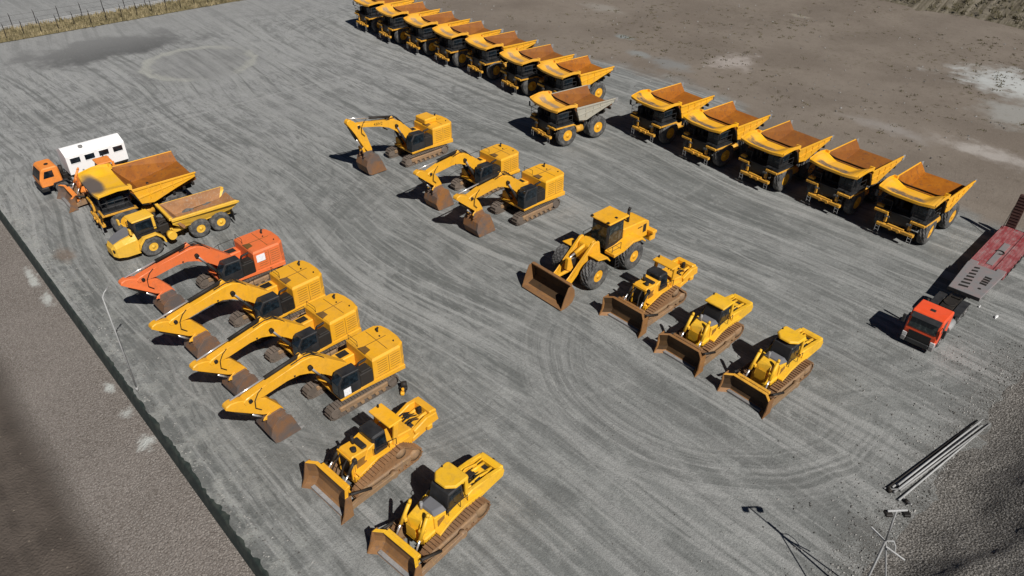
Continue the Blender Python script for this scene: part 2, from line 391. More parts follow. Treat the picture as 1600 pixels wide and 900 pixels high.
    g = G(); g.cyl((-2.5, -1.7, 1.55), (-1.7, -1.7, 1.55), .42, n=20); g.obj('hydraulic_tank', 'yellow_worn', t)
    for s in (-1, 1):
        wheel(t, 'front_wheel', 0, s * 2.49, 1.35, 1.35, .78, .66, s)
        wheel(t, 'rear_wheel', -4.57, s * 2.55, 1.35, 1.35, .74, .66, s, dual=.06)
    return t

truck_group = 'haul trucks parked in the long row'
truck = make_truck()
ROW = [  # x, y, heading
 (-23.87, 126.99, -141), (-19.17, 121.06, -142.6), (-14.07, 115.59, -143), (-9.18, 110.32, -143.5), (-4.04, 105.27, -143.5), (.94, 99.17, -144.5), (5.92, 94.26, -143.3),
 (16.87, 84.0, -142), (21.94, 77.99, -141.4), (26.98, 72.32, -141.5), (32.63, 67.43, -140.7), (37.34, 61.87, -138.6)]
NUM = ['farthest', 'second', 'third', 'fourth', 'fifth', 'sixth']
LAB = ['yellow haul truck farthest up the long row, cut by the top of the photo'] + \
      ['yellow haul truck with rusty bed, %s from the far end of the long row' % n for n in ('second', 'third', 'fourth', 'fifth', 'sixth')] + \
      ['yellow haul truck with a rear wheel showing, just behind the pale sided truck',
       'yellow haul truck on the right of the gap, behind the pale sided truck',
       'yellow haul truck second to the right after the gap in the row',
       'yellow haul truck in the middle of the five right of the gap',
       'yellow haul truck next but one to the red trailer, second from the row end',
       'yellow haul truck at the near end of the row, nearest the red trailer']
dusty = None
for i, (x, y, a) in enumerate(ROW):
    o = truck if i == 7 else copy_tree(truck)
    place(o, x, y, a); tag(o, LAB[i], 'haul truck', truck_group)
    turn = R((0, 4, -3, 0, 7, -5, 2, 0, -6, 3, 0, 5)[i])
    for ch in o.children:
        if ch.name.startswith('front_wheel'): ch.rotation_euler = (0, 0, turn)
    if i < 7:
        for ch in o.children:
            if ch.name.startswith('canopy') and not ch.name.startswith('canopy_rib'):
                if dusty is None: dusty = ch.data.copy(); dusty.materials[0] = M['canopy_dust']
                ch.data = dusty
o = make_truck(canopy='canopy_dust', outer='palegrey', bed='bed')
place(o, 4.83, 83.0, -144.6); tag(o, 'haul truck with pale grey bed sides, parked alone in front of the row', 'haul truck')
o = make_truck(canopy='canopy_patch', outer='yellow', bed='bed', cw=2.95, tw=3.0, trough=.05)
place(o, -37.46, 61.79, -138.4); tag(o, 'big yellow haul truck with smooth sides, between the orange bulldozer and articulated dump truck', 'haul truck')

# ------------------------------------------------------------------ tracks
def stadium(pts, per=10):
    """outline through circles (x, z, r), counter-clockwise hull of wheels"""
    P = []
    n = len(pts)
    for i in range(n):
        (x, z, r) = pts[i]; (xa, za, ra) = pts[i - 1]; (xb, zb, rb) = pts[(i + 1) % n]
        d0 = math.atan2(z - za, x - xa) - math.pi / 2; d1 = math.atan2(zb - z, xb - x) - math.pi / 2
        while d1 < d0 - 1e-6: d1 += 2 * math.pi
        k = max(2, int((d1 - d0) / .35) + 1)
        for j in range(k + 1):
            a = d0 + (d1 - d0) * j / k; P.append((x + r * math.cos(a), z + r * math.sin(a)))
    return P
def shoes(path, y0, y1, pitch=.23, th=.06, mat='track', parent=None, grouser=.05):
    g = G(); L = 0; segs = []
    n = len(path)
    for i in range(n):
        a = Vector(path[i]); b = Vector(path[(i + 1) % n]); segs.append((a, b, (b - a).length)); L += segs[-1][2]
    m = int(L / pitch); st = L / m; k = 0; acc = 0
    for j in range(m):
        d = j * st
        while acc + segs[k][2] < d - 1e-9: acc += segs[k][2]; k += 1
        a, b, l = segs[k]; p = a.lerp(b, (d - acc) / max(l, 1e-6)); t = (b - a).normalized(); nn = Vector((t.y, -t.x))
        A = p - t * st * .47; B = p + t * st * .47
        q = [A, B, B + nn * th, A + t * .05 + nn * th, A + t * .05 + nn * (th + grouser), A + nn * (th + grouser)]
        g.prism([(v.x, v.y) for v in q], y0, y1, bev=0)
    g.prism([(p[0], p[1]) for p in path], (y0 + y1) / 2 - .1, (y0 + y1) / 2 + .1, bev=0)
    return g.obj('track', mat, parent)

# ------------------------------------------------------------------ excavator
BIG = dict(boom=[(.35, 2.0), (.15, 2.8), (1.4, 3.95), (2.15, 4.62), (2.8, 4.9), (3.4, 4.92), (5.9, 4.5), (7.45, 4.15), (7.65, 3.98), (7.55, 3.7), (6.3, 3.72), (4.6, 4.02), (3.7, 3.98), (3.0, 3.72), (1.9, 2.95), (1.0, 1.95)],
           stick=[(8.78, 4.02), (8.7, 4.24), (8.4, 4.36), (7.95, 4.28), (6.9, 3.82), (6.15, 3.42), (5.4, 2.3), (5.2, 1.9), (5.4, 1.68), (6.6, 2.25), (8.35, 3.78)],
           bucket=[(5.1, 1.75), (5.35, 2.0), (5.95, 1.95), (6.5, 1.45), (6.72, .8), (6.5, .12), (6.2, .03), (4.62, .1), (4.85, .9)],
           pin=(2.96, 4.2), rod0=(3.3, 5.22), rod1=(8.3, 4.42), bc0=(8.2, 3.5), bc1=(6.6, 1.9), link=(6.2, 2.0), hinge=(5.4, 1.9), pivot=(7.2, 3.92), peak=(2.9, 4.93), bw=.95)
MID = dict(boom=[(.4, 2.0), (.2, 2.8), (1.25, 3.65), (2.1, 4.32), (2.75, 4.64), (3.3, 4.66), (5.7, 4.38), (7.05, 4.05), (7.25, 3.88), (7.05, 3.6), (5.9, 3.7), (4.3, 3.92), (3.4, 3.82), (2.6, 3.45), (1.7, 2.8), (1.0, 1.95)],
           stick=[(8.55, 4.22), (8.45, 4.44), (8.1, 4.54), (7.4, 4.22), (6.4, 3.72), (6.0, 3.2), (5.6, 2.4), (5.62, 2.0), (5.95, 1.9), (6.85, 2.75), (8.25, 3.98)],
           bucket=[(5.35, 1.9), (5.75, 2.15), (6.2, 2.1), (6.75, 1.5), (6.9, .8), (6.65, .1), (6.3, .03), (4.7, .08), (4.95, .9)],
           pin=(2.75, 4.0), rod0=(3.3, 4.96), rod1=(8.1, 4.6), bc0=(8.0, 3.7), bc1=(6.75, 2.2), link=(6.5, 2.2), hinge=(5.75, 2.1), pivot=(6.9, 3.85), peak=(2.85, 4.68), bw=.9)
HIGH = dict(boom=[(.6, 2.0), (.35, 2.7), (1.15, 3.55), (1.95, 4.35), (2.6, 4.78), (3.3, 4.9), (5.2, 5.2), (6.85, 5.48), (7.1, 5.36), (6.95, 5.1), (6.2, 5.0), (4.6, 4.62), (3.5, 4.25), (2.7, 3.7), (1.9, 2.9), (1.15, 1.95)],
           stick=[(8.2, 5.8), (8.1, 6.06), (7.85, 6.16), (7.45, 5.92), (6.6, 5.1), (6.15, 4.1), (5.66, 2.55), (5.68, 2.15), (6.0, 2.1), (6.55, 2.9), (7.4, 4.55)],
           bucket=[(5.45, 2.05), (5.8, 2.3), (6.2, 2.25), (6.75, 1.75), (6.95, 1.1), (6.75, .3), (6.4, .1), (4.6, .1), (4.95, 1.0)],
           pin=(2.65, 4.2), rod0=(2.95, 5.1), rod1=(7.85, 6.22), bc0=(7.9, 5.4), bc1=(6.75, 2.9), link=(6.5, 2.4), hinge=(5.8, 2.2), pivot=(6.95, 5.25), peak=(2.8, 4.9), bw=.9)

def make_excavator(A, body='yellow', trackm='track', cab_notice=False, side_notice=False, roofc=None, raised=False, belly=None):
    t = empty('excavator')
    for s in (-1, 1):
        y0, y1 = sorted((s * 1.1, s * 1.78))
        path = stadium([(-2.35, .5, .43), (2.35, .5, .43)])
        b = shoes(path, y0, y1, mat=trackm, parent=t)
        g = G(); ys = sorted((s * 1.22, s * 1.74)); g.box(-2.0, 2.0, ys[0], ys[1], .3, .74, bev=.08)
        for x in (-1.6, -1.0, -.4, .2, .8, 1.4): g.cyl((x, s * 1.2, .22), (x, s * 1.75, .22), .14, n=12)
        g.obj('track_frame', 'trackmid' if trackm == 'track' else 'dark', b)
        for x, nm in ((-2.35, 'sprocket'), (2.35, 'idler')):
            g = G(); g.cyl((x, s * 1.25, .5), (x, s * 1.76, .5), .36, n=20); g.obj(nm, trackm, b)
    g = G(); g.box(-1.1, 1.1, -1.15, 1.15, .5, .95, bev=.1); g.cyl((0, 0, .9), (0, 0, 1.2), .75, n=28); g.obj('carbody', 'dark', t)
    # upper structure
    g = G(); g.prism([(1.75, -1.6), (1.75, 1.62), (-3.6, 1.62), (-3.6, -1.6)], 1.15, 1.35, 'z', bev=.03); g.obj('swing_deck', body, t)
    g = G()
    prof = [(-.98, -1.6), (-.98, 1.6), (-3.35, 1.6), (-3.78, 1.25), (-3.95, .5), (-3.95, -.5), (-3.78, -1.25), (-3.35, -1.6)]
    ztop = 3.2
    lo = [(x, y, 1.33) for x, y in prof]
    hi = [(x, y, ztop - .14) for x, y in prof]; tp = [(-2.4 + (x + 2.4) * .93, y * .93, ztop) for x, y in prof]
    g.hull(lo, hi, bev=.02); g.hull([(p[0], p[1], p[2] - .002) for p in hi], tp, bev=0)
    if raised: g.box(-2.6, -1.05, -1.45, .3, ztop - .02, ztop + .55, bev=.1)
    house = g.obj('engine_house', body, t)
    g = G(); g.prism([(x * 1.0 - .02, y * 1.01) for x, y in prof if x < -3.0], .95, 1.9, 'z', bev=.04); g.obj('counterweight', body, t)
    for x0 in (-1.35, -2.45):
        g = G()
        for k in range(6): g.box(x0 - .8, x0, 1.585, 1.612, 1.75 + k * .2, 1.785 + k * .2, bev=0)
        g.obj('louver', 'slot', house)
    g = G()
    g.box(-3.1, -1.1, 1.60, 1.613, 1.5, 1.52, bev=0); g.box(-2.32, -2.29, 1.60, 1.613, 1.5, 2.95, bev=0)
    g.obj('panel_gap', 'slot', house)
    g = G(); g.cyl((-3.1, -.75, ztop - .05), (-3.1, -.75, ztop + .28), .08, n=10); g.tube([(-3.1, -.75, ztop + .28), (-3.2, -.75, ztop + .36)], .08, n=10); g.obj('exhaust', 'dark', t)
    g = G(); g.prism([(-1.0, -.15), (-1.0, .75), (-1.55, .6), (-1.55, .0)], ztop - .01, ztop + .012, 'z', bev=0); g.obj('walkway', 'notch', t)
    g = G(); g.box(-3.3, -1.5, -.02, .02, ztop - .005, ztop + .02, bev=0); g.box(-2.5, -2.46, -1.3, 1.3, ztop - .005, ztop + .015, bev=0); g.obj('panel_seam', 'notch', house)
    g = G(); g.cyl((-3.3, .9, ztop - .02), (-3.3, .9, ztop + .1), .05, n=8); g.cyl((-2.9, -.2, ztop - .02), (-2.9, -.2, ztop + .07), .06, n=8); g.obj('cap', 'dark', house)
    # skirt, right tank, cab
    g = G(); g.prism([(1.82, 1.28), (1.82, 1.42), (-1.0, 1.42), (-3.6, 1.38), (-3.6, .98), (-.6, 1.2)], 1.5, 1.68, bev=.03); g.obj('side_skirt', body, t)
    g = G(); g.box(-.98, .35, -1.62, -.62, 1.33, 2.45, bev=.06); g.box(.35, 1.55, -1.62, -.75, 1.33, 2.0, bev=.06); tank = g.obj('tank_box', body, t)
    g = G(); g.box(.45, 1.3, -1.45, -.9, 2.0, 2.03, bev=0); g.box(-.7, .1, -1.45, -.85, 2.45, 2.475, bev=0); g.obj('step_plate', 'dark', tank)
    g = G(); rail(g, [(1.6, -1.55, 2.0), (.4, -1.55, 2.45), (-.9, -1.55, 2.45)], .75, .022, mid=False); rail(g, [(-1.1, -1.4, ztop), (-1.1, -.3, ztop)], .45, .02, mid=False); g.obj('handrail', 'dark', t)
    g = G(); g.prism([(.12, 1.36), (.12, 3.15), (1.45, 3.2), (1.82, 2.6), (1.82, 1.36)], .72, 1.66, bev=.05); cab = g.obj('cab', 'black', t)
    g = G(); g.prism([(.3, 2.25), (.3, 3.02), (1.35, 3.05), (1.65, 2.55), (1.65, 2.2)], 1.662, 1.675, bev=0); g.obj('window', 'glass', cab)
    g = G(); g.hull([(1.475, .8, 3.17), (1.475, 1.58, 3.17), (1.835, 1.58, 2.6), (1.835, .8, 2.6)], [(1.46, .8, 3.16), (1.46, 1.58, 3.16), (1.82, 1.58, 2.59), (1.82, .8, 2.59)], bev=0); g.box(1.822, 1.84, .8, 1.58, 1.6, 2.55, bev=0); g.obj('windscreen', 'glass', cab)
    g = G(); g.box(-.95, .1, .72, 1.62, 1.36, 2.5, bev=.05); g.tube([(-.2, .8, 2.5), (-.3, .9, 2.9), (-.9, .95, 3.0)], .09); g.box(-.9, -.1, .78, 1.5, 2.48, 2.6, bev=.04); g.obj('air_filter_box', 'dark', t)
    if roofc:
        g = G(); g.box(.2, 1.4, .78, 1.6, 3.19, 3.24, bev=.03); g.obj('cab_roof', roofc, cab)
    if cab_notice:
        g = G(); g.box(.95, 1.5, 1.68, 1.70, 1.5, 2.1, bev=0); g.obj('notice', 'paper', cab)
    if side_notice:
        g = G(); g.box(-1.95, -1.2, 1.615, 1.63, 2.2, 2.85, bev=0); g.obj('notice', 'paper', house)
    # boom / stick / bucket
    g = G(); g.prism(A['boom'], -.34, .34, bev=.05); boom = g.obj('boom', body, t)
    g = G(); px, pz = A['pin']; g.cyl((px, -.46, pz), (px, .46, pz), .14); g.cyl((px + 1.1, -.36, pz - .15), (px + 1.1, .36, pz - .15), .07); g.obj('pin', 'dark', boom)
    g = G(); pv = A['pivot']; g.cyl((pv[0], -.46, pv[1]), (pv[0], .46, pv[1]), .13); g.obj('pin', 'dark', boom)
    pk = A['peak']; r1 = A['rod1']
    g = G()
    for y in (-.2, .0, .2): g.tube([(.9, y, 2.9), (1.9, y * 1.6, pk[1] - .55), (pk[0] - .3, y * 1.3, pk[1] + .12), (pk[0] + .3, y, pk[1] + .14), (pk[0] + 1.2, y, pk[1] - .0)], .035)
    g.obj('hydraulic_hose', 'dark', boom)
    g = G(); pv = A['pivot']; g.tube([(pv[0] - .9, .36, pv[1] + .55), (pv[0] - .55, .42, pv[1] + .35), (pv[0] - .25, .44, pv[1] - .1), (pv[0] - .2, .42, pv[1] - .7), (pv[0] - .55, .38, pv[1] - 1.1)], .03)
    g.obj('hydraulic_hose', 'dark', boom)
    for s in (-1, 1):
        g = G(); a = Vector((1.35, s * .52, 1.5)); b = Vector((px, s * .48, pz)); m_ = a.lerp(b, .62); g.cyl(a, m_, .13); g.cyl(m_, b, .07, mi=1); g.cyl((px, s * .36, pz), (px, s * .58, pz), .16); g.obj('boom_cylinder', ['dark', 'chrome'], t)
    g = G(); a = Vector((A['rod0'][0], 0, A['rod0'][1])); b = Vector((r1[0], 0, r1[1])); m_ = a.lerp(b, .52)
    g.cyl(a, m_, .13); g.cyl(m_, b, .06, mi=1); g.obj('stick_cylinder', ['dark', 'chrome'], t)
    g = G(); g.prism([(A['rod0'][0] - .35, pk[1] - .1), (A['rod0'][0], A['rod0'][1] + .12), (A['rod0'][0] + .2, A['rod0'][1] + .05), (A['rod0'][0] + .35, pk[1] - .12)], -.16, .16, bev=.03); g.obj('cylinder_bracket', body, boom)
    g = G(); g.prism(A['stick'], -.29, .29, bev=.05); stick = g.obj('stick', body, t)
    g = G(); a = Vector((A['bc0'][0], 0, A['bc0'][1])); b = Vector((A['bc1'][0], 0, A['bc1'][1])); m_ = a.lerp(b, .6); g.cyl(a, m_, .13); g.cyl(m_, b, .07, mi=1); g.obj('bucket_cylinder', ['dark', 'chrome'], t)
    g = G(); lk = A['link']
    for s in (-1, 1): g.prism([(b.x - .1, b.z + .14), (b.x + .14, b.z), (lk[0] + .12, lk[1] - .3), (lk[0] - .12, lk[1] - .25)], *sorted((s * .3, s * .38)), bev=.02); g.prism([(b.x + .1, b.z - .1), (b.x + .05, b.z + .12), (A['hinge'][0] + .75, A['hinge'][1] + .42), (A['hinge'][0] + .7, A['hinge'][1] + .2)], *sorted((s * .3, s * .37)), bev=.02)
    g.obj('bucket_link', body, t)
    g = G(); bk = A['bucket']; bw = A['bw']
    g2 = [(x, z) for x, z in bk]
    cx = sum(p[0] for p in bk) / len(bk); cz = sum(p[1] for p in bk) / len(bk)
    # shell: back plates between successive outline points, open towards the machine
    for (x0, z0), (x1, z1) in zip(bk[1:], bk[2:-1]):
        ix0, iz0 = x0 + (cx - x0) * .07, z0 + (cz - z0) * .07; ix1, iz1 = x1 + (cx - x1) * .07, z1 + (cz - z1) * .07
        g.prism([(x0, z0), (x1, z1), (ix1, iz1), (ix0, iz0)], -bw, bw, bev=0)
    for s in (-1, 1): g.prism(bk, *sorted((s * bw, s * (bw + .05))), bev=.01)
    for s in (-1, 1): g.prism([(A['hinge'][0] - .25, A['hinge'][1] - .15), (A['hinge'][0], A['hinge'][1] + .25), (lk[0] + .2, lk[1] + .1), (lk[0] + .35, lk[1] - .45)], *sorted((s * .3, s * .42)), bev=.02)
    bu = g.obj('bucket', 'bucket', t)
    for k in range(5):
        y = -bw + .12 + k * (2 * bw - .24) / 4
        g = G(); bx, bz = bk[-2]; g.hull([(bx + .1, y - .08, bz - .05), (bx + .1, y + .08, bz - .05), (bx + .1, y + .08, bz + .08), (bx + .1, y - .08, bz + .08)], [(bx - .28, y - .05, bz - .01), (bx - .28, y + .05, bz - .01), (bx - .28, y + .05, bz + .03), (bx - .28, y - .05, bz + .03)], bev=0); g.obj('tooth', 'steel', bu)
    return t

ex = make_excavator(BIG)
gL = 'big excavators parked along the left edge'
place(ex, -18.85, 47.1, -133.6, 1.04); tag(ex, 'big yellow excavator directly beside the orange excavator', 'excavator', gL)
o = copy_tree(ex); place(o, -15.05, 42.95, -132.6, .99); tag(o, 'big yellow excavator in the middle of the three left yellow ones', 'excavator', gL)
o = make_excavator(BIG, cab_notice=True); place(o, -11.3, 39.0, -135.6, 1.0); tag(o, 'big yellow excavator with white notice on cab, nearest the left bulldozers', 'excavator', gL)
o = make_excavator(BIG, body='orange', side_notice=True); place(o, -23.35, 52.2, -134.6, 1.02); tag(o, 'orange excavator with white notice on its side, next to the articulated dump truck', 'excavator', gL)
gM = 'excavators parked in the middle of the yard'
o = make_excavator(HIGH, body='yellow', raised=True); place(o, -11.0, 78.1, -136.5, 1.07); tag(o, 'yellow excavator with raised arm standing alone in the middle, lettering on boom', 'excavator', gM)
EX_HIGH = o
ex2 = make_excavator(MID); place(ex2, -3.17, 70.56, -135.6, 1.035); tag(ex2, 'yellow excavator half hidden behind its twin, middle of the yard', 'excavator', gM)
o = copy_tree(ex2); place(o, 1.25, 65.6, -136.2, 1.06); tag(o, 'yellow excavator in front of its twin, nearest the wheel loader', 'excavator', gM)
# lettering on the lone excavator's boom
cu = bpy.data.curves.new('lettering', 'FONT'); cu.body = '430V2'; cu.size = .4; cu.extrude = .004; cu.align_x = 'CENTER'
tx = bpy.data.objects.new('lettering', cu); dg = None
me = bpy.data.meshes.new_from_object(tx); bpy.data.objects.remove(tx); bpy.data.curves.remove(cu)
me.materials.append(M['dark'])
tx = bpy.data.objects.new('lettering', me); col.objects.link(tx); tx.parent = EX_HIGH
tx.rotation_euler = (R(90), R(8), R(180)); tx.location = (4.75, .346, 4.8)

# ------------------------------------------------------------------ bulldozers
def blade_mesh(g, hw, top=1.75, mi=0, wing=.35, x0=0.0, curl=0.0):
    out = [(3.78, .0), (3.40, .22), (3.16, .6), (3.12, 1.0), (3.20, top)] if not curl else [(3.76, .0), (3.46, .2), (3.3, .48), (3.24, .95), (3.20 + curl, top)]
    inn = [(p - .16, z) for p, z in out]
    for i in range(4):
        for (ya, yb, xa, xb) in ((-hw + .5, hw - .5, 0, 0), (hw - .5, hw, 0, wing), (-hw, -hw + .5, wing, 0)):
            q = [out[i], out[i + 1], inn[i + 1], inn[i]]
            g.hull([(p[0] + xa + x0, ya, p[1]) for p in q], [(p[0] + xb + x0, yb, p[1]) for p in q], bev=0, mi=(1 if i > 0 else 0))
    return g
def make_dozer(kind='A', body='yellow', tr='rusttrack', hw=1.95, roof='wedge', bladec='rustblade', top=1.75, curl=.0, wing=.35, edge=None, rear=0):
    t = empty('bulldozer')
    for s in (-1, 1):
        y0, y1 = sorted((s * .9, s * 1.5))
        if kind == 'A': circ = [(-2.0, .52, .44), (2.0, .52, .44), (-.95, 1.5, .40)]
        else: circ = [(-2.0, .62, .54), (2.0, .58, .50)]
        path = stadium(circ)
        b = shoes(path, y0, y1, pitch=.24, th=.06, mat=tr, parent=t, grouser=.07)
        g = G(); ys = sorted((s * .98, s * 1.44)); g.box(-1.75, 1.75, ys[0], ys[1], .28, .75, bev=.08)
        for x in (-1.4, -.85, -.3, .25, .8, 1.35): g.cyl((x, s * .95, .27), (x, s * 1.46, .27), .15, n=12)
        g.obj('track_frame', 'trackmid', b)
        for (x, z, r) in circ:
            g = G(); g.rev([(r * .9, s * .98), (r * .9, s * 1.44), (r * .45, s * 1.47), (r * .3, s * 1.52), (.05, s * 1.52)], c=(x, 0, z), n=20); g.obj('sprocket', 'trackmid', b)
    g = G(); g.box(-2.4, 2.0, -.8, .8, .55, 1.35, bev=.08); g.obj('hull', body, t)
    if kind == 'A':
        g = G(); g.prism([(2.0, 1.0), (2.05, 2.72), (1.9, 2.85), (.45, 2.72), (.45, 1.3)], -.64, .64, bev=.06)
        g.prism([(1.2, 2.0), (.9, 2.75), (.3, 2.95), (.3, 1.8)], -.72, .72, bev=.05)
        g.box(.2, 1.9, -.66, .66, 1.35, 1.6, bev=.03); hood = g.obj('hood', body, t)
        for s in (-1, 1):
            g = G(); g.box(1.0, 1.75, *sorted((s * .642, s * .655)), 1.75, 2.35, bev=0); g.obj('side_vent', 'slot', hood)
            g = G(); g.box(.55, .58, *sorted((s * .725, s * .74)), 1.5, 2.6, bev=0); g.box(1.85, 1.88, *sorted((s * .642, s * .655)), 1.2, 2.6, bev=0); g.obj('panel_seam', 'slot', hood)
            g = G(); rail(g, [(.5, s * .8, 2.05), (-.5, s * .95, 2.05), (-1.0, s * 1.0, 2.0)], .5, .022, mid=False); g.obj('handrail', 'dark', t)
        g = G(); g.box(2.052, 2.09, -.52, .52, 1.1, 2.55, bev=.02); g.obj('grille', 'grille', t)
        g = G()
        for s in (-1, 1): g.box(2.03, 2.12, *sorted((s * .53, s * .66)), 1.05, 2.72, bev=.02)
        g.box(2.03, 2.12, -.66, .66, 2.56, 2.76, bev=.02); g.obj('grille_frame', body, t)
        g = G(); g.cyl((1.2, -.3, 2.75), (1.2, -.3, 3.35), .1, n=12); g.cyl((1.55, .25, 2.75), (1.55, .25, 3.05), .17, n=12); g.box(.75, 1.15, -.5, .5, 2.72, 2.9, bev=.05); g.obj('exhaust', 'dark', t)
        g = G(); g.box(-.55, .5, -.8, .8, 1.9, 3.35, bev=.1, taper=(.92, .88)); cab = g.obj('cab', 'black', t)
        for s in (-1, 1):
            g = G(); g.hull([(-.4, s * .812, 2.3), (.35, s * .812, 2.3), (.32, s * .755, 3.15), (-.4, s * .755, 3.15)], [(-.4, s * .79, 2.3), (.35, s * .79, 2.3), (.32, s * .73, 3.15), (-.4, s * .73, 3.15)], bev=0); g.obj('window', 'glass', cab)
        g = G(); g.hull([(.51, -.6, 2.4), (.51, .6, 2.4), (.475, .55, 3.15), (.475, -.55, 3.15)], [(.49, -.6, 2.4), (.49, .6, 2.4), (.455, .55, 3.15), (.455, -.55, 3.15)], bev=0); g.obj('windscreen', 'glass', cab)
        g = G(); g.box(-1.6, -.6, -1.0, 1.0, 3.55, 3.7, bev=.04)
        for s in (-1, 1): g.prism([(-1.05, 1.7), (-.75, 1.7), (-.95, 3.56), (-1.35, 3.56)], *sorted((s * .82, s * .98)), bev=.03)
        g.cyl((-1.2, -.8, 3.72), (-1.2, -.8, 3.9), .07, n=10, mi=1); g.obj('roll_bar', [body, 'dark'], t)
        g = G(); g.prism([(-.55, 1.3), (-.55, 2.25), (-1.1, 2.4), (-2.35, 2.2), (-2.6, 1.6), (-2.4, 1.2)], -.85, .85, bev=.06); g.obj('fuel_tank', body, t)
        for s in (-1, 1):
            g = G(); g.prism([(1.9, 1.55), (.5, 2.0), (-.6, 2.0), (-2.0, 1.95), (-2.0, 1.85), (-.6, 1.88), (.4, 1.88), (1.9, 1.45)], *sorted((s * .6, s * 1.05)), bev=.02); g.obj('fender', body, t)
        for s in (-1, 1):
            g = G(); g.cyl((1.9, s * .72, 2.6), (2.45, s * .76, 1.9), .1); g.cyl((2.4, s * .76, 1.95), (3.0, s * .8, 1.3), .06, mi=1); g.box(1.75, 2.0, *sorted((s * .6, s * .85)), 2.35, 2.75, bev=.04); g.obj('lift_cylinder', ['dark', 'chrome'], t)
            g = G(); g.tube([(2.1, s * .3, 2.6), (2.5, s * .35, 2.2), (2.8, s * .5, 1.5), (2.9, s * .6, 1.0)], .05); g.obj('hydraulic_hose', 'dark', t)
    else:
        g = G(); g.hull([(2.25, -.52, 1.0), (2.25, .52, 1.0), (2.05, .5, 2.3), (1.8, .46, 2.5), (1.8, -.46, 2.5), (2.05, -.5, 2.3)][:6], [(1.15, -.72, 1.0), (1.15, .72, 1.0), (1.15, .68, 2.2), (1.15, .6, 2.5), (1.15, -.6, 2.5), (1.15, -.68, 2.2)], bev=.04); g.obj('nose', body, t)
        g = G(); g.box(2.26, 2.275, -.38, .38, 1.25, 2.1, bev=0); g.obj('nose_panel', 'lemon' if body == 'lemon' else body, t)
        g = G(); g.prism([(1.15, 1.0), (1.15, 2.3), (.25, 2.15), (.2, 1.0)], -.76, .76, bev=.04); g.obj('hood', body, t)
        g = G(); g.hull([(1.1, -.68, 2.32), (1.1, .68, 2.32), (.2, .78, 2.17), (.2, -.78, 2.17)], [(1.0, -.4, 2.52), (1.0, .4, 2.52), (.25, .5, 2.42), (.25, -.5, 2.42)], bev=.03); g.obj('hood_cover', 'greyhood', t)
        g = G(); g.cyl((1.25, -.2, 2.45), (1.2, -.2, 3.0), .09, n=12, mi=0); g.obj('exhaust', 'steel', t)
        for s in (-1, 1):
            g = G(); a = Vector((1.62, s * .72, 2.9)); b = Vector((2.75, s * .82, .95)); m_ = a.lerp(b, .62); g.cyl(a, m_, .115); g.cyl(m_, b, .06, mi=1); g.box(1.85, 2.2, *sorted((s * .5, s * .85)), 1.9, 2.15, bev=.04); g.cyl(a, a + Vector((-.1, 0, .2)), .13, .08); g.obj('lift_cylinder', [body, 'chrome'], t)
        for s in (-1, 1):
            g = G(); g.box(.4, .95, *sorted((s * .762, s * .775)), 1.35, 1.95, bev=0); g.obj('side_vent', 'slot', t)
            g = G(); rail(g, [(.2, s * .9, 1.8), (-.6, s * 1.05, 1.95), (-1.2, s * 1.05, 1.95)], .5, .022, mid=False); g.obj('handrail', 'dark', t)
        g = G(); g.prism([(.22, 1.3), (.1, 2.2), (-.05, 3.2), (-1.1, 3.2), (-1.2, 2.0), (-1.2, 1.3)], -.74, .74, bev=.07); cab = g.obj('cab', 'black', t)
        for s in (-1, 1):
            g = G(); g.prism([(.02, 2.1), (-.12, 3.05), (-1.0, 3.05), (-1.05, 2.0)], *sorted((s * .742, s * .756)), bev=0); g.obj('window', 'glass', cab)
        g = G()
        if roof == 'wedge': g.prism([(-.05, -.42), (-.05, .42), (-.5, .88), (-1.45, .92), (-1.6, .8), (-1.6, -.8), (-1.45, -.92), (-.5, -.88)], 3.42, 3.6, 'z', bev=.05, taper=(.94, .92))
        else: g.box(-1.4, .05, -.85, .85, 3.35, 3.52, bev=.05)
        for s in (-1, 1): g.box(-1.5, -1.25, *sorted((s * .7, s * .85)), 1.8, 3.43, bev=.03)
        g.cyl((-1.0, -.75, 3.55), (-1.0, -.75, 3.68), .06, n=8, mi=1); g.obj('roof', [body, 'dark'], t)
        g = G()
        sp = [(-1.2, 1.2), (-1.2, 2.15), (-1.7, 2.3), (-3.2, 2.1), (-4.3, 1.95), (-4.55, 1.6), (-4.4, 1.15), (-3.2, 1.2), (-2.4, 1.0)]
        for s in (-1, 1): g.prism(sp, *sorted((s * .66, s * .95)), bev=.06)
        g.box(-3.6, -1.2, -.67, .67, 1.1, 1.85, bev=.06); g.box(-2.0, -1.2, -.67, .67, 1.8, 2.25, bev=.08); g.box(-4.55, -4.05, -.9, .9, 1.2, 1.98, bev=.12); g.obj('rear_frame', body, t)
        for s in (-1, 1):
            g = G(); g.prism([(1.2, 1.3), (.3, 1.75), (-1.0, 1.95), (-2.4, 1.75), (-2.4, 1.62), (-1.0, 1.8), (.25, 1.6), (1.2, 1.18)], *sorted((s * .72, s * 1.2)), bev=.02); g.obj('fender', body, t)
        g = G()
        for k in range(7): 
            y = -.45 + .15 * k; g.tube([(-1.3, y, 2.0 + .1 * (k % 2)), (-1.9, y * .8, 1.9), (-2.6, y * .9, 1.65 + .1 * (k % 3)), (-3.2, y, 1.5)], .035)
        g.box(-1.7, -1.35, -.45, .1, 1.6, 2.25, bev=.05); g.box(-2.3, -1.9, .0, .45, 1.6, 2.0, bev=.05); g.obj('hydraulic_hose', 'dark', t)
    # blade
    g = G(); blade_mesh(g, hw, top, wing=wing, curl=curl)
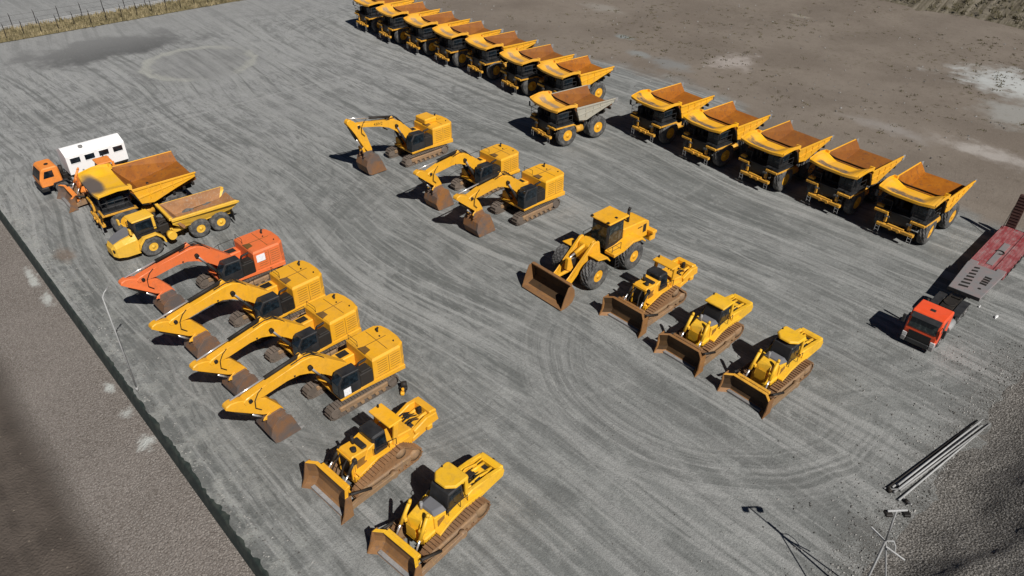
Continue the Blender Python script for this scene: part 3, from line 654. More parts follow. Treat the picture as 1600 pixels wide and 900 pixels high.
    for s in (-1, 1): g.prism([(3.0 + wing * .6, .05), (3.78 + wing, .0), (3.5 + wing, .5), (3.24 + wing + curl, top + .02), (3.0 + wing * .6, top + .02)], *sorted((s * hw, s * (hw + .06))), bev=.01)
    bl = g.obj('blade', [bladec, 'shadeface' if curl else bladec], t)
    g = G(); g.box(3.0 + curl, 3.24 + curl, -hw + .5, hw - .5, top, top + .06, bev=.015)
    for s in (-1, 1): g.hull([(3.0 + curl, s * (hw - .5), top), (3.24 + curl, s * (hw - .5), top), (3.24 + curl, s * (hw - .5), top + .06), (3.0 + curl, s * (hw - .5), top + .06)], [(3.0 + wing + curl, s * hw, top), (3.24 + wing + curl, s * hw, top), (3.24 + wing + curl, s * hw, top + .06), (3.0 + wing + curl, s * hw, top + .06)], bev=.01)
    g.obj('blade_top', edge or body, bl)
    g = G()
    g.box(2.75, 3.0, -1.3, 1.3, top - .35, top - .08, bev=.04); g.box(2.8, 3.05, -.9, .9, .5, .9, bev=.04)
    for y in (-1.1, -.4, .4, 1.1): g.prism([(2.6, .6), (3.0, .4), (3.02, top - .1), (2.85, top - .1)], y - .05, y + .05, bev=.01)
    g.obj('blade_frame', edge or body, bl)
    g = G(); g.box(3.5, 3.76, -hw + .45, hw - .45, .0, .16, bev=.01); g.obj('cutting_edge', 'steel', bl)
    for s in (-1, 1):
        g = G(); g.prism([(-.35, .35), (-.35, .72), (2.7, .66), (3.3, .6), (3.3, .2), (2.7, .3)], *sorted((s * 1.56, s * 1.80)), bev=.05); g.cyl((-.1, s * 1.45, .53), (-.1, s * 1.82, .53), .22)
        g.obj('push_arm', 'trackmid' if tr == 'rusttrack' else body, t)
        g = G(); g.cyl((1.6, s * 1.66, .75), (3.0, s * 1.55, 1.3), .09); g.obj('brace', 'dark', t)
    # ripper
    if kind == 'B':
        g = G()
        for y in (-.3, .3): g.cyl((-2.9, y, 1.9), (-4.0, y, 1.75), .1)
        g.tube([(-2.0, -.4, 2.1), (-2.6, -.5, 2.25), (-3.4, -.4, 2.05), (-4.1, -.5, 1.9)], .05); g.tube([(-2.0, .4, 2.1), (-2.8, .45, 2.2), (-3.6, .5, 2.0)], .05)
        g.obj('ripper_cylinder', body, t)
        g = G(); g.box(-4.0, -3.0, -.62, .62, 1.5, 1.72, bev=.05); g.box(-3.0, -1.9, -.5, .0, 1.55, 1.95, bev=.05); g.cyl((-2.7, .35, 1.6), (-2.7, .35, 2.1), .18)
        for k in range(5): g.tube([(-1.5, -.5 + .2 * k, 2.3), (-1.9, -.45 + .2 * k, 2.35 - .05 * (k % 2)), (-2.5, -.4 + .17 * k, 1.95), (-3.3, -.5 + .25 * k, 1.8)], .04)
        g.obj('winch', 'dark', t)
        g = G(); g.prism([(-4.6, 1.9), (-4.35, 1.9), (-4.3, .8), (-4.55, .3), (-4.75, .25), (-4.6, .9)], -.1, .1, bev=.03); g.obj('ripper_shank', 'dark', t)
        return t
    g = G(); g.box(-4.0, -2.5, -.7, .7, 1.5, 2.0, bev=.08); g.cyl((-3.2, -.35, 2.0), (-4.1, -.35, 2.1), .13); g.cyl((-3.2, .35, 2.0), (-4.1, .35, 2.1), .13); g.obj('ripper_housing', body, t)
    g = G(); g.box(-3.6, -2.5, -.66, .66, 1.2, 1.75, bev=.06); g.cyl((-2.9, -.3, 1.7), (-2.9, -.3, 2.15), .2); g.box(-2.75, -2.3, .0, .6, 1.7, 2.05, bev=.05)
    for k in range(5): g.tube([(-2.3, -.5 + .25 * k, 2.2), (-2.8, -.45 + .22 * k, 2.3 - .08 * (k % 2)), (-3.6, -.4 + .2 * k, 1.9)], .045)
    g.obj('winch', 'dark', t)
    g = G(); g.box(-3.9, -3.45, -1.05, 1.05, 1.25, 1.7, bev=.08)
    for s in (-1, 1):
        g.prism([(-2.4, .9), (-2.4, 1.25), (-3.6, 1.6), (-3.9, 1.5), (-3.7, 1.15)], *sorted((s * .55, s * .8)), bev=.04)
        g.prism([(-2.5, 1.6), (-2.4, 2.0), (-3.5, 2.4), (-4.3, 2.3), (-4.45, 1.6), (-3.9, 1.7)], *sorted((s * .7, s * 1.0)), bev=.05)
        g.cyl((-2.5, s * .3, 1.75), (-3.6, s * .3, 1.5), .11)
    g.prism([(-4.5, 2.3), (-3.95, 2.42), (-3.85, 1.8), (-4.55, 1.7)], -1.0, .75, bev=.08)
    rp = g.obj('ripper_frame', body, t)
    g = G(); g.prism([(-3.85, 2.5), (-3.55, 2.5), (-3.5, 1.0), (-3.75, .35), (-3.95, .3), (-3.8, 1.0)], -.1, .1, bev=.03); g.obj('ripper_shank', 'dark', rp)
    return t

gD = 'bulldozers at the lower left'
o = make_dozer('A', 'yellow'); place(o, -8.45, 32.0, -132.5, 1.02); tag(o, 'yellow bulldozer with black cab and roll bar, below the left excavators', 'bulldozer', gD)
o = make_dozer('B', 'lemon', hw=1.75, top=1.4); place(o, -3.95, 27.65, -130.5, 1.0); tag(o, 'lemon yellow bulldozer cut by the bottom of the photo, lower left', 'bulldozer', gD)
gR = 'bulldozers at the right of the yard'
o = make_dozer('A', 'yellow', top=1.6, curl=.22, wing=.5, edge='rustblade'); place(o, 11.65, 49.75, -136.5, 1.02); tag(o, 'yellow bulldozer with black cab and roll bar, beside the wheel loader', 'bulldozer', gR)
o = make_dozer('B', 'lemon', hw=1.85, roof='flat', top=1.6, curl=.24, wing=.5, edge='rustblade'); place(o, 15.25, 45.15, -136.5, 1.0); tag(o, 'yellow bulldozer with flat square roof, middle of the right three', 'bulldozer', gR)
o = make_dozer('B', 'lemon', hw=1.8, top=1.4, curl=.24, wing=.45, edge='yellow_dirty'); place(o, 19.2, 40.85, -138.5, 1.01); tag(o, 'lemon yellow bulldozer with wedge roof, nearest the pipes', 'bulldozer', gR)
o = make_dozer('B', 'orange2', hw=1.95, roof='flat', bladec='bucket', top=1.3); place(o, -42.0, 68.0, -137, 1.0); tag(o, 'orange bulldozer half hidden behind the big haul truck', 'bulldozer')

# ------------------------------------------------------------------ wheel loader
def make_loader():
    t = empty('wheel_loader'); Y = 'yellow'
    for s in (-1, 1):
        wheel(t, 'front_wheel', 2.35, s * 2.2, 1.33, 1.33, 1.05, .56, s, lug=.09, n=64)
        wheel(t, 'rear_wheel', -2.35, s * 2.2, 1.33, 1.33, 1.05, .56, s, lug=.09, n=64)
    g = G(); g.box(-5.2, -.3, -.75, .75, 1.0, 1.9, bev=.1); g.box(.2, 3.2, -.65, .65, 1.0, 1.9, bev=.1); g.cyl((0, 0, .9), (0, 0, 2.0), .3); g.cyl((2.35, -1.3, 1.2), (2.35, 1.3, 1.2), .38); g.cyl((-2.35, -1.3, 1.2), (-2.35, 1.3, 1.2), .38); g.obj('chassis', 'dark', t)
    g = G(); g.prism([(-2.0, 1.8), (-2.0, 3.7), (-5.0, 3.5), (-5.6, 3.2), (-5.8, 2.0), (-5.4, 1.7)], -1.0, 1.0, bev=.08); hood = g.obj('engine_hood', Y, t)
    g = G(); g.box(-5.2, -4.75, 1.002, 1.015, 2.3, 3.1, bev=0); g.box(-4.6, -4.0, 1.002, 1.015, 2.95, 3.05, bev=0); g.cyl((-2.9, .99, 2.7), (-2.9, 1.02, 2.7), .14); g.obj('vent', 'dark', hood)
    g = G(); g.box(-6.3, -5.5, -1.4, 1.4, 1.2, 2.15, bev=.1); g.box(-6.0, -5.4, -1.7, 1.7, 2.1, 2.4, bev=.05); g.obj('counterweight', Y, t)
    g = G(); g.cyl((-3.4, .25, 3.3), (-3.4, .25, 4.75), .13); g.cyl((-3.4, .25, 4.75), (-3.55, .25, 5.0), .13); g.obj('exhaust', 'dark', t)
    g = G(); g.cyl((-3.9, -.2, 3.35), (-3.9, -.2, 3.6), .2); g.obj('air_cleaner', 'dark', t)
    for s in (-1, 1):
        g = G(); g.prism([(.3, 2.2), (.3, 2.5), (-1.0, 2.5), (-2.2, 2.9), (-3.5, 2.75), (-4.0, 2.2), (-3.9, 2.15), (-3.4, 2.6), (-2.2, 2.75), (-1.0, 2.3)], *sorted((s * .95, s * 2.05)), bev=.03); g.obj('rear_fender', Y, t)
        g = G(); g.prism([(.8, 2.2), (1.2, 2.72), (2.4, 2.9), (2.4, 2.8), (1.3, 2.6), (.9, 2.15)], *sorted((s * 1.0, s * 2.1)), bev=.02); g.obj('front_fender', Y, t)
        g = G(); ladder(g, (-.4, s * 1.9, .8), (-.7, s * 1.6, 2.1), .5, (1, 0, 0), 5); rail(g, [(.2, s * 1.7, 2.25), (-.9, s * 1.7, 2.25)], .9); g.obj('ladder', 'black', t)
        g = G(); g.prism([(1.1, 3.2), (1.35, 3.75), (1.75, 3.7), (3.0, 2.55), (4.3, 1.35), (5.3, .75), (5.25, .4), (4.2, .75), (2.8, 1.9), (1.9, 2.7)], *sorted((s * .62, s * .88)), bev=.04); g.obj('lift_arm', Y, t)
        g = G(); g.cyl((1.0, s * .75, 1.5), (2.2, s * .75, 1.7), .14); g.cyl((2.2, s * .75, 1.7), (3.4, s * .75, 1.75), .08, mi=1); g.obj('lift_cylinder', [Y, 'chrome'], t)
    g = G(); g.prism([(.3, 1.8), (.6, 3.3), (1.3, 3.7), (2.0, 3.4), (2.3, 2.0), (2.2, 1.7)], -.6, .6, bev=.08); g.obj('loader_tower', Y, t)
    g = G(); g.cyl((1.4, 0, 3.4), (3.1, 0, 2.9), .17); g.cyl((3.1, 0, 2.9), (3.9, 0, 2.65), .09, mi=1); g.prism([(3.3, 1.6), (3.7, 2.8), (4.0, 2.8), (4.1, 1.7), (3.7, 1.4)], -.18, .18, bev=.04); g.box(3.5, 5.3, -.12, .12, 1.35, 1.6, bev=.04); g.obj('tilt_linkage', [Y, 'chrome'], t)
    g = G(); g.box(-2.1, .1, -.95, .95, 2.35, 4.85, bev=.1, taper=(.96, .96)); cab = g.obj('cab', 'black', t)
    for s in (-1, 1):
        g = G(); g.box(-1.9, -.1, *sorted((s * .962, s * .945)), 2.9, 4.55, bev=0); g.obj('window', 'screen', cab)
    g = G(); g.hull([(.11, -.82, 2.75), (.11, .82, 2.75), (.085, .8, 4.5), (.085, -.8, 4.5)], [(.07, -.82, 2.75), (.07, .82, 2.75), (.04, .8, 4.5), (.04, -.8, 4.5)], bev=0); g.obj('windscreen', 'screen', cab)
    g = G(); g.box(-2.4, .15, -1.15, 1.15, 4.86, 5.04, bev=.06); rf = g.obj('cab_roof', Y, t)
    for x, y in ((.1, .9), (.1, -.9), (-1.1, .75)):
        g = G(); g.box(x - .1, x + .08, y - .12, y + .12, 5.04, 5.14, bev=.02); g.obj('work_lamp', 'dark', rf)
    g = G(); g.tube([(.3, .2, 2.2), (.9, .5, 3.4), (1.2, .55, 3.8)], .06); g.obj('hydraulic_hose', 'dark', t)
    # bucket
    g = G(); hw = 2.28
    out = [(6.95, .02), (6.2, .05), (5.6, .32), (5.36, .85), (5.42, 1.45), (5.78, 2.0)]
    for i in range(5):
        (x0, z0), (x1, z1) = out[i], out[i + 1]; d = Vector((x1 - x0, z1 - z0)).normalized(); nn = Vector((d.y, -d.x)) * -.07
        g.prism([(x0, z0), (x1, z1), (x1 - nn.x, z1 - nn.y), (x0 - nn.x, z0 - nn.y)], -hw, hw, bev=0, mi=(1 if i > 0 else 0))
    for s in (-1, 1): g.prism([(6.95, .02)] + out[1:] + [(6.15, 1.95), (6.6, 1.0)], *sorted((s * hw, s * (hw + .06))), bev=.01)
    g.box(5.62, 5.92, -hw, hw, 1.98, 2.1, bev=.02)
    bk = g.obj('bucket', ['rustblade', 'shadeface'], t)
    g = G(); g.box(6.55, 7.0, -hw, hw, .10, .16, bev=.01); g.obj('cutting_edge', 'rustblade', bk)
    for s in (-1, 1): pass
    return t
o = make_loader(); place(o, 7.5, 55.1, -137, 1.0); tag(o, 'large yellow wheel loader with rusty bucket, left of the right bulldozers', 'wheel loader')

# ------------------------------------------------------------------ articulated dump truck
def make_adt():
    t = empty('articulated_dump_truck'); Y = 'adt'
    for s in (-1, 1): wheel(t, 'front_wheel', 0, s * 1.68, .95, .95, .72, .42, s, rim=Y)
    g = G(); g.box(-1.6, 2.2, -.55, .55, .8, 1.3, bev=.06); g.cyl((0, -1.1, .95), (0, 1.1, .95), .28); g.obj('front_chassis', 'dark', t)
    g = G()
    a = [(2.95, -.75, 1.0), (2.95, .75, 1.0), (2.85, .72, 1.75), (2.75, -.72, 1.75)]
    secs = [(3.12, .62, .85, 1.35, 1.55, .45), (2.85, .95, .72, 1.6, 1.9, .62), (2.2, 1.22, .66, 1.85, 2.18, .8), (1.05, 1.36, .66, 2.0, 2.42, .95)]
    for A_, B_ in zip(secs, secs[1:]):
        lo = [[(x, -w, z0), (x, w, z0), (x, w, z1), (x, wt, z2), (x, -wt, z2), (x, -w, z1)] for (x, w, z0, z1, z2, wt) in (A_, B_)]
        g.hull(lo[0], lo[1], bev=0)
    nose = g.obj('hood', Y, t)
    g = G(); g.hull([(2.86, -.6, 1.905), (2.86, .5, 1.905), (2.2, .6, 2.185), (2.2, -.79, 2.185)], [(2.86, -.6, 1.885), (2.86, .5, 1.885), (2.2, .6, 2.165), (2.2, -.79, 2.165)], bev=0); g.hull([(2.2, -.79, 2.185), (2.2, .6, 2.185), (1.06, .7, 2.425), (1.06, -.94, 2.425)], [(2.2, -.79, 2.165), (2.2, .6, 2.165), (1.06, .7, 2.405), (1.06, -.94, 2.405)], bev=0); g.obj('hood_top', 'greyhood', nose)
    for s in (-1, 1):
        g = G(); g.box(2.95, 3.08, *sorted((s * .62, s * .88)), 1.25, 1.5, bev=.02); g.obj('headlight', 'dark', nose)
        g = G(); g.prism([(1.15, 1.0), (1.05, 1.6), (.6, 2.1), (-.6, 2.1), (-1.15, 1.5), (-1.25, .95), (-1.1, .95), (-1.0, 1.5), (-.5, 1.98), (.5, 1.98), (.95, 1.5)], *sorted((s * .95, s * 1.7)), bev=.02); g.obj('fender', Y, t)
        g = G(); g.box(-1.1, 1.0, *sorted((s * .8, s * 1.3)), 2.0, 2.12, bev=.02); rail(g, [(.8, s * 1.3, 2.1), (-.9, s * 1.3, 2.1)], .5, .03, mid=False); g.obj('side_step', 'dark', t)
        g = G(); g.tube([(1.1, s * .8, 2.5), (1.4, s * 1.15, 2.9)], .03); g.box(1.32, 1.5, *sorted((s * 1.0, s * 1.4)), 2.6, 3.15, bev=.05); g.obj('mirror', Y, t)
    g = G(); g.box(-.95, .95, -.8, .8, 2.0, 3.3, bev=.1, taper=(.85, .92)); cab = g.obj('cab', 'black', t)
    g = G(); g.box(-1.05, .95, -.85, .85, 3.3, 3.48, bev=.07); g.obj('cab_roof', Y, t)
    for s in (-1, 1):
        g = G(); g.box(-.98, -.75, *sorted((s * .62, s * .84)), 2.0, 3.32, bev=.03); g.obj('roof_post', Y, t)
    for s in (-1, 1):
        g = G(); g.hull([(-.7, s * .80, 2.35), (.75, s * .80, 2.35), (.68, s * .76, 3.15), (-.7, s * .76, 3.15)], [(-.7, s * .78, 2.35), (.75, s * .78, 2.35), (.68, s * .74, 3.15), (-.7, s * .74, 3.15)], bev=0); g.obj('window', 'glass', cab)
    g = G(); g.box(-2.1, -1.15, -.9, .75, 1.3, 2.2, bev=.06); g.cyl((-1.5, -.5, 2.2), (-1.5, -.5, 3.0), .12); g.box(-2.0, -1.3, .1, .6, 2.2, 2.6, bev=.05)
    for k in range(5): g.tube([(-1.2, -.6 + .3 * k, 2.2), (-1.7, -.5 + .3 * k, 2.45), (-2.3, -.4 + .2 * k, 1.9), (-2.8, -.3 + .15 * k, 1.3)], .04)
    g.obj('hitch', 'dark', t)
    g = G(); g.cyl((-1.9, .95, 1.25), (-1.9, 1.6, 1.25), .38, n=18); g.obj('fuel_tank', Y, t)
    # rear frame, yawed
    def rot(o): o.location = (-5.6, .1, 0); o.rotation_euler = (0, 0, R(-5)); return o
    rf = empty('rear_unit', t); rot(rf)
    g = G(); g.box(-2.6, 3.4, -.6, .6, .9, 1.35, bev=.06)
    for x in (.97, -.97): g.cyl((x, -1.1, .95), (x, 1.1, .95), .27)
    for s in (-1, 1): g.prism([(3.3, 1.0), (3.3, 1.5), (-1.5, 1.75), (-1.5, 1.4)], *sorted((s * .75, s * .95)), bev=.03)
    g.obj('rear_frame', Y, rf)
    for s in (-1, 1):
        for x in (.97, -.97): rot_w = wheel(rf, 'rear_wheel', x, s * 1.68, .95, .95, .72, .42, s, rim=Y)
    g = G(); prof = [(3.3, 2.25), (3.25, 2.85), (-2.7, 2.75), (-2.95, 2.4), (-2.3, 1.75), (.2, 1.5), (2.4, 1.5)]
    W = 1.72
    for s in (-1, 1):
        g.hull([(x, s * (W - .42 if z < 2 else W - .02), z) for x, z in prof], [(x, s * (W - .46 if z < 2 else W - .06), z) for x, z in prof], bev=.01, mi=0)
        g.hull([(3.2, s * (W - .065), 2.87), (-2.7, s * (W - .065), 2.77), (-2.2, s * (W - .52), 1.9), (2.3, s * (W - .52), 1.66)], [(3.2, s * (W - .085), 2.87), (-2.7, s * (W - .085), 2.77), (-2.2, s * (W - .54), 1.9), (2.3, s * (W - .54), 1.66)], bev=0, mi=1)
        g.prism([(3.35, 2.55), (3.35, 2.84), (-2.75, 2.74), (-3.0, 2.6), (-3.0, 2.45), (-2.7, 2.45)], *sorted((s * (W - .0), s * (W + .13))), bev=.04, mi=0)
    g.prism([(3.42, 2.95), (3.1, 2.95), (2.2, 1.65), (2.4, 1.5)], -W + .1, W - .1, bev=.01, mi=1)
    g.box(3.2, 3.5, -W - .08, W + .08, 2.72, 3.0, bev=.04, mi=0)
    g.prism([(2.4, 1.5), (2.3, 1.68), (.2, 1.68), (-2.2, 1.9), (-2.9, 2.35), (-2.9, 2.2), (-2.2, 1.75), (.2, 1.5)], -W + .5, W - .5, bev=0, mi=1)
    g.obj('dump_body', [Y, 'bed2'], rf)
    for s in (-1, 1):
        g = G(); g.box(-2.3, -2.24, *sorted((s * 1.0, s * 1.65)), .6, 1.6, bev=.01); g.obj('mud_flap', 'black', rf)
    return t
o = make_adt(); place(o, -33.26, 57.37, -133.5, 1.0); tag(o, 'yellow six wheeled articulated dump truck with grey hood, beside the orange excavator', 'dump truck')

# ------------------------------------------------------------------ road tractor and low trailer
def make_tractor():
    t = empty('tractor_truck'); C = 'cabred'
    g = G(); g.prism([(.12, .75), (.16, 1.6), (-.15, 2.85), (-.35, 3.05), (-2.2, 3.0), (-2.3, 2.8), (-2.3, .85)], -1.2, 1.2, bev=.09); cab = g.obj('cab', C, t)
    g = G(); g.hull([(.165, -1.02, 1.75), (.165, 1.02, 1.75), (-.11, .98, 2.72), (-.11, -.98, 2.72)], [(.13, -1.02, 1.75), (.13, 1.02, 1.75), (-.15, .98, 2.72), (-.15, -.98, 2.72)], bev=0); g.obj('windscreen', 'screen', cab)
    g = G(); g.hull([(.15, -1.06, 2.62), (.15, 1.06, 2.62), (-.16, 1.06, 2.95), (-.16, -1.06, 2.95)], [(.1, -1.06, 2.58), (.1, 1.06, 2.58), (-.2, 1.06, 2.9), (-.2, -1.06, 2.9)], bev=.01); g.obj('sun_visor', 'black', cab)
    g = G(); g.box(-1.25, -.9, -.2, .2, 3.0, 3.06, bev=.02); g.box(-1.0, -.95, -.62, -.42, 3.0, 3.03, bev=0); g.obj('roof_hatch', 'dark', cab)
    g = G(); g.box(.165, .2, -.82, .82, .85, 1.5, bev=.02); g.obj('grille', 'grille', t)
    g = G(); g.box(-.3, .26, -.84, .84, .38, .80, bev=.05); g.obj('bumper', 'black', t)
    for s in (-1, 1):
        g = G(); g.box(-.3, .26, *sorted((s * .85, s * 1.22)), .38, .84, bev=.06); g.obj('bumper_corner', 'steel', t)
    for s in (-1, 1):
        g = G(); g.prism([(-.35, 1.8), (-.55, 2.65), (-1.2, 2.65), (-1.2, 1.8)], *sorted((s * 1.2, s * 1.212)), bev=0); g.obj('window', 'screen', cab)
        g = G(); g.box(.0, .2, *sorted((s * .86, s * 1.2)), .85, 1.15, bev=.02); g.obj('headlight', 'lens', t)
        g = G(); g.tube([(-.15, s * 1.2, 2.5), (.15, s * 1.45, 2.5)], .03); g.box(.05, .2, *sorted((s * 1.35, s * 1.58)), 1.85, 2.55, bev=.03); g.obj('mirror', 'black', t)
        g = G(); g.prism([(-.55, .9), (-.7, 1.2), (-1.9, 1.2), (-2.1, .9), (-2.0, .85), (-1.8, 1.1), (-.8, 1.1), (-.65, .85)], *sorted((s * .85, s * 1.23)), bev=.02); g.obj('fender', 'black', t)
        wheel(t, 'front_wheel', -1.35, s * 1.2, .52, .52, .32, .28, s, rim='steel', lug=.015, n=32)
        for x in (-5.6, -6.95): wheel(t, 'rear_wheel', x, s * 1.2, .52, .52, .28, .28, s, rim='steel', lug=.015, n=32, dual=.03)
        g = G(); g.cyl((-2.9, s * .95, .75), (-4.3, s * .95, .75), .33, n=18); g.obj('fuel_tank', 'galv', t)
        g = G(); g.prism([(-4.9, .95), (-5.1, 1.15), (-6.2, 1.18), (-7.4, 1.15), (-7.6, .9), (-7.5, .9), (-7.35, 1.1), (-6.2, 1.12), (-5.15, 1.1), (-5.0, .9)], *sorted((s * .6, s * 1.22)), bev=.01); g.obj('rear_fender', 'black', t)
    g = G()
    for s in (-1, 1): g.box(-8.0, .0, s * .42 - .06, s * .42 + .06, .72, 1.0, bev=.02)
    for x in (-2.8, -4.4, -6.2, -7.8): g.box(x - .1, x + .1, -.4, .4, .75, .95, bev=.02)
    for x in (-5.6, -6.95): g.cyl((x, -1.0, .52), (x, 1.0, .52), .14)
    g.box(-3.0, -2.45, -1.0, 1.0, .9, 1.5, bev=.05); g.box(-3.5, -3.0, -.35, .35, 1.0, 1.25, bev=.04); g.obj('chassis', 'dark', t)
    g = G(); g.box(-7.2, -5.4, -.5, .5, 1.0, 1.12, bev=.03); g.cyl((-6.3, 0, 1.1), (-6.3, 0, 1.2), .5, n=20); g.box(-4.7, -3.4, -.8, .8, 1.0, 1.06, bev=.02); g.obj('fifth_wheel', 'dark', t)
    g = G(); g.box(-4.6, -3.5, -.75, .75, 1.0, 1.06, bev=.02); g.box(-5.3, -4.8, -.8, .8, 1.0, 1.05, bev=.02); g.obj('catwalk', 'steel', t)
    g = G(); g.cyl((-3.1, .45, 1.4), (-3.1, .85, 1.4), .22, n=14); g.cyl((-3.7, .6, 1.15), (-4.3, .6, 1.15), .14, n=12); g.cyl((-3.7, -.5, 1.15), (-4.3, -.5, 1.15), .14, n=12); g.obj('air_tank', 'galv', t)
    g = G(); g.tube([(-2.5, -.2, 1.9), (-3.0, -.5, 1.75), (-3.4, -.3, 1.3)], .045); g.box(-2.75, -2.5, -.55, -.2, 1.7, 1.95, bev=.04); g.obj('coupling', 'yellow_dirty', t)
    g = G(); g.cyl((-2.65, -.9, .9), (-2.65, -.9, 2.9), .1); g.cyl((-2.6, .5, 1.5), (-2.6, .5, 1.9), .2)
    for k, y in enumerate((-.4, -.1, .2)): g.tube([(-2.5, y, 2.0), (-3.2, y * 1.3, 1.5), (-4.0, y, 1.35), (-5.2, y * .8, 1.3)], .035)
    g.obj('air_hose', 'dark', t)
    return t
o = make_tractor(); place(o, 31.2, 44.6, -135); tag(o, 'orange red road tractor with dark windscreen, coupled to the low trailer', 'truck')
def make_trailer():
    t = empty('lowbed_trailer')
    yc = .35
    g = G(); g.prism([(-7.95, yc - 1.25), (-7.95, yc + 1.25), (-13.4, yc + 1.5), (-13.4, yc - 1.5)], 1.3, 1.5, 'z', bev=.04); g.box(-13.2, -8.2, yc - .55, yc - .35, 1.0, 1.3); g.box(-13.2, -8.2, yc + .35, yc + .55, 1.0, 1.3)
    gn = g.obj('gooseneck', 'chequer', t)
    g = G()
    for k in range(7): g.prism([(-8.75 - k * .62, yc - .72), (-8.95 - k * .62, yc - .02 - .05 * k), (-9.22 - k * .62, yc - .04 - .05 * k), (-9.06 - k * .62, yc - .74)], 1.502, 1.516, 'z', bev=0)
    g.obj('slot', 'dark', gn)
    g = G(); g.cyl((-9.5, yc + .7, 1.5), (-9.5, yc + .7, 1.516), .14, n=14); g.obj('king_pin_cover', 'dark', gn)
    g = G()
    for k in range(4): g.box(-10.6 - k * .42, -10.3 - k * .42, yc + .42, yc + .95, 1.502, 1.516, bev=0)
    g.obj('slot', 'dark', gn)
    g = G(); g.box(-7.97, -7.90, yc - 1.25, yc + 1.25, 1.25, 1.56, bev=.01); g.obj('front_edge', 'black', gn)
    g = G(); g.prism([(-13.4, .85), (-13.4, 1.35), (-14.1, 1.2), (-23.0, 1.2), (-23.6, .95), (-23.6, .8)], yc - 1.5, yc + 1.5, bev=.03); g.obj('bed_frame', 'deckred', t)
    for s in (-1, 1):
        g = G(); g.prism([(-13.5, 1.36), (-13.5, 1.4), (-14.1, 1.27), (-23.0, 1.27), (-23.0, 1.21), (-14.1, 1.21)], *sorted((yc + s * .5, yc + s * 1.48)), bev=.01); g.obj('deck_board', 'deckred', t)
        g = G()
        for k in range(10): g.box(-14.5 - k * .92, -14.36 - k * .92, *sorted((yc + s * 1.5, yc + s * 1.58)), .95, 1.2, bev=.01)
        g.box(-23.2, -14.0, *sorted((yc + s * 1.5, yc + s * 1.54)), .9, 1.0, bev=.01); g.obj('side_rail', 'dark', t)
        g = G(); g.box(-14.0, -13.42, *sorted((yc + s * .75, yc + s * 1.45)), 1.34, 1.47, bev=.03); g.obj('wear_plate', 'chequer', t)
        for x in (-18.0, -19.3, -20.6): wheel(t, 'wheel', x, yc + s * 1.45, .42, .42, .28, .22, s, rim='steel', lug=.01, n=28)
        g = G(); g.prism([(-23.1, 1.2), (-22.85, 1.15), (-23.5, 4.35), (-23.75, 4.4)], *sorted((yc + s * .45, yc + s * 1.3)), bev=.02)
        for k in range(11): g.box(-23.0 - k * .055, -22.86 - k * .056, *sorted((yc + s * .47, yc + s * 1.28)), 1.35 + k * .28, 1.43 + k * .28, bev=.01)
        g.obj('ramp', rustramp, t)
        g = G(); g.tube([(-23.3, yc + s * 1.3, 3.2), (-22.2, yc + s * 1.35, 1.25)], .03); g.obj('ramp_strut', 'dark', t)
    g = G(); g.box(-19.5, -14.6, yc - .32, yc + .2, 1.2, 1.26, bev=.01); g.obj('centre_plate', 'chequer', t)
    g = G(); g.tube([(-16.5, yc - .1 + .32 * math.cos(a * .5), 1.32) if False else (-17.3 + .35 * math.cos(a * .45), yc - .05 + .35 * math.sin(a * .45), 1.31) for a in range(11)], .05); g.obj('chain', 'dark', t)
    return t
rustramp = rusty('dark rusty ramp', (.055, .025, .022), (.075, .035, .028), (.04, .02, .018), .7, 2)
o = make_trailer(); place(o, 31.2, 44.6, -135); tag(o, 'low trailer with worn red deck and grey gooseneck, behind the red orange tractor', 'trailer')

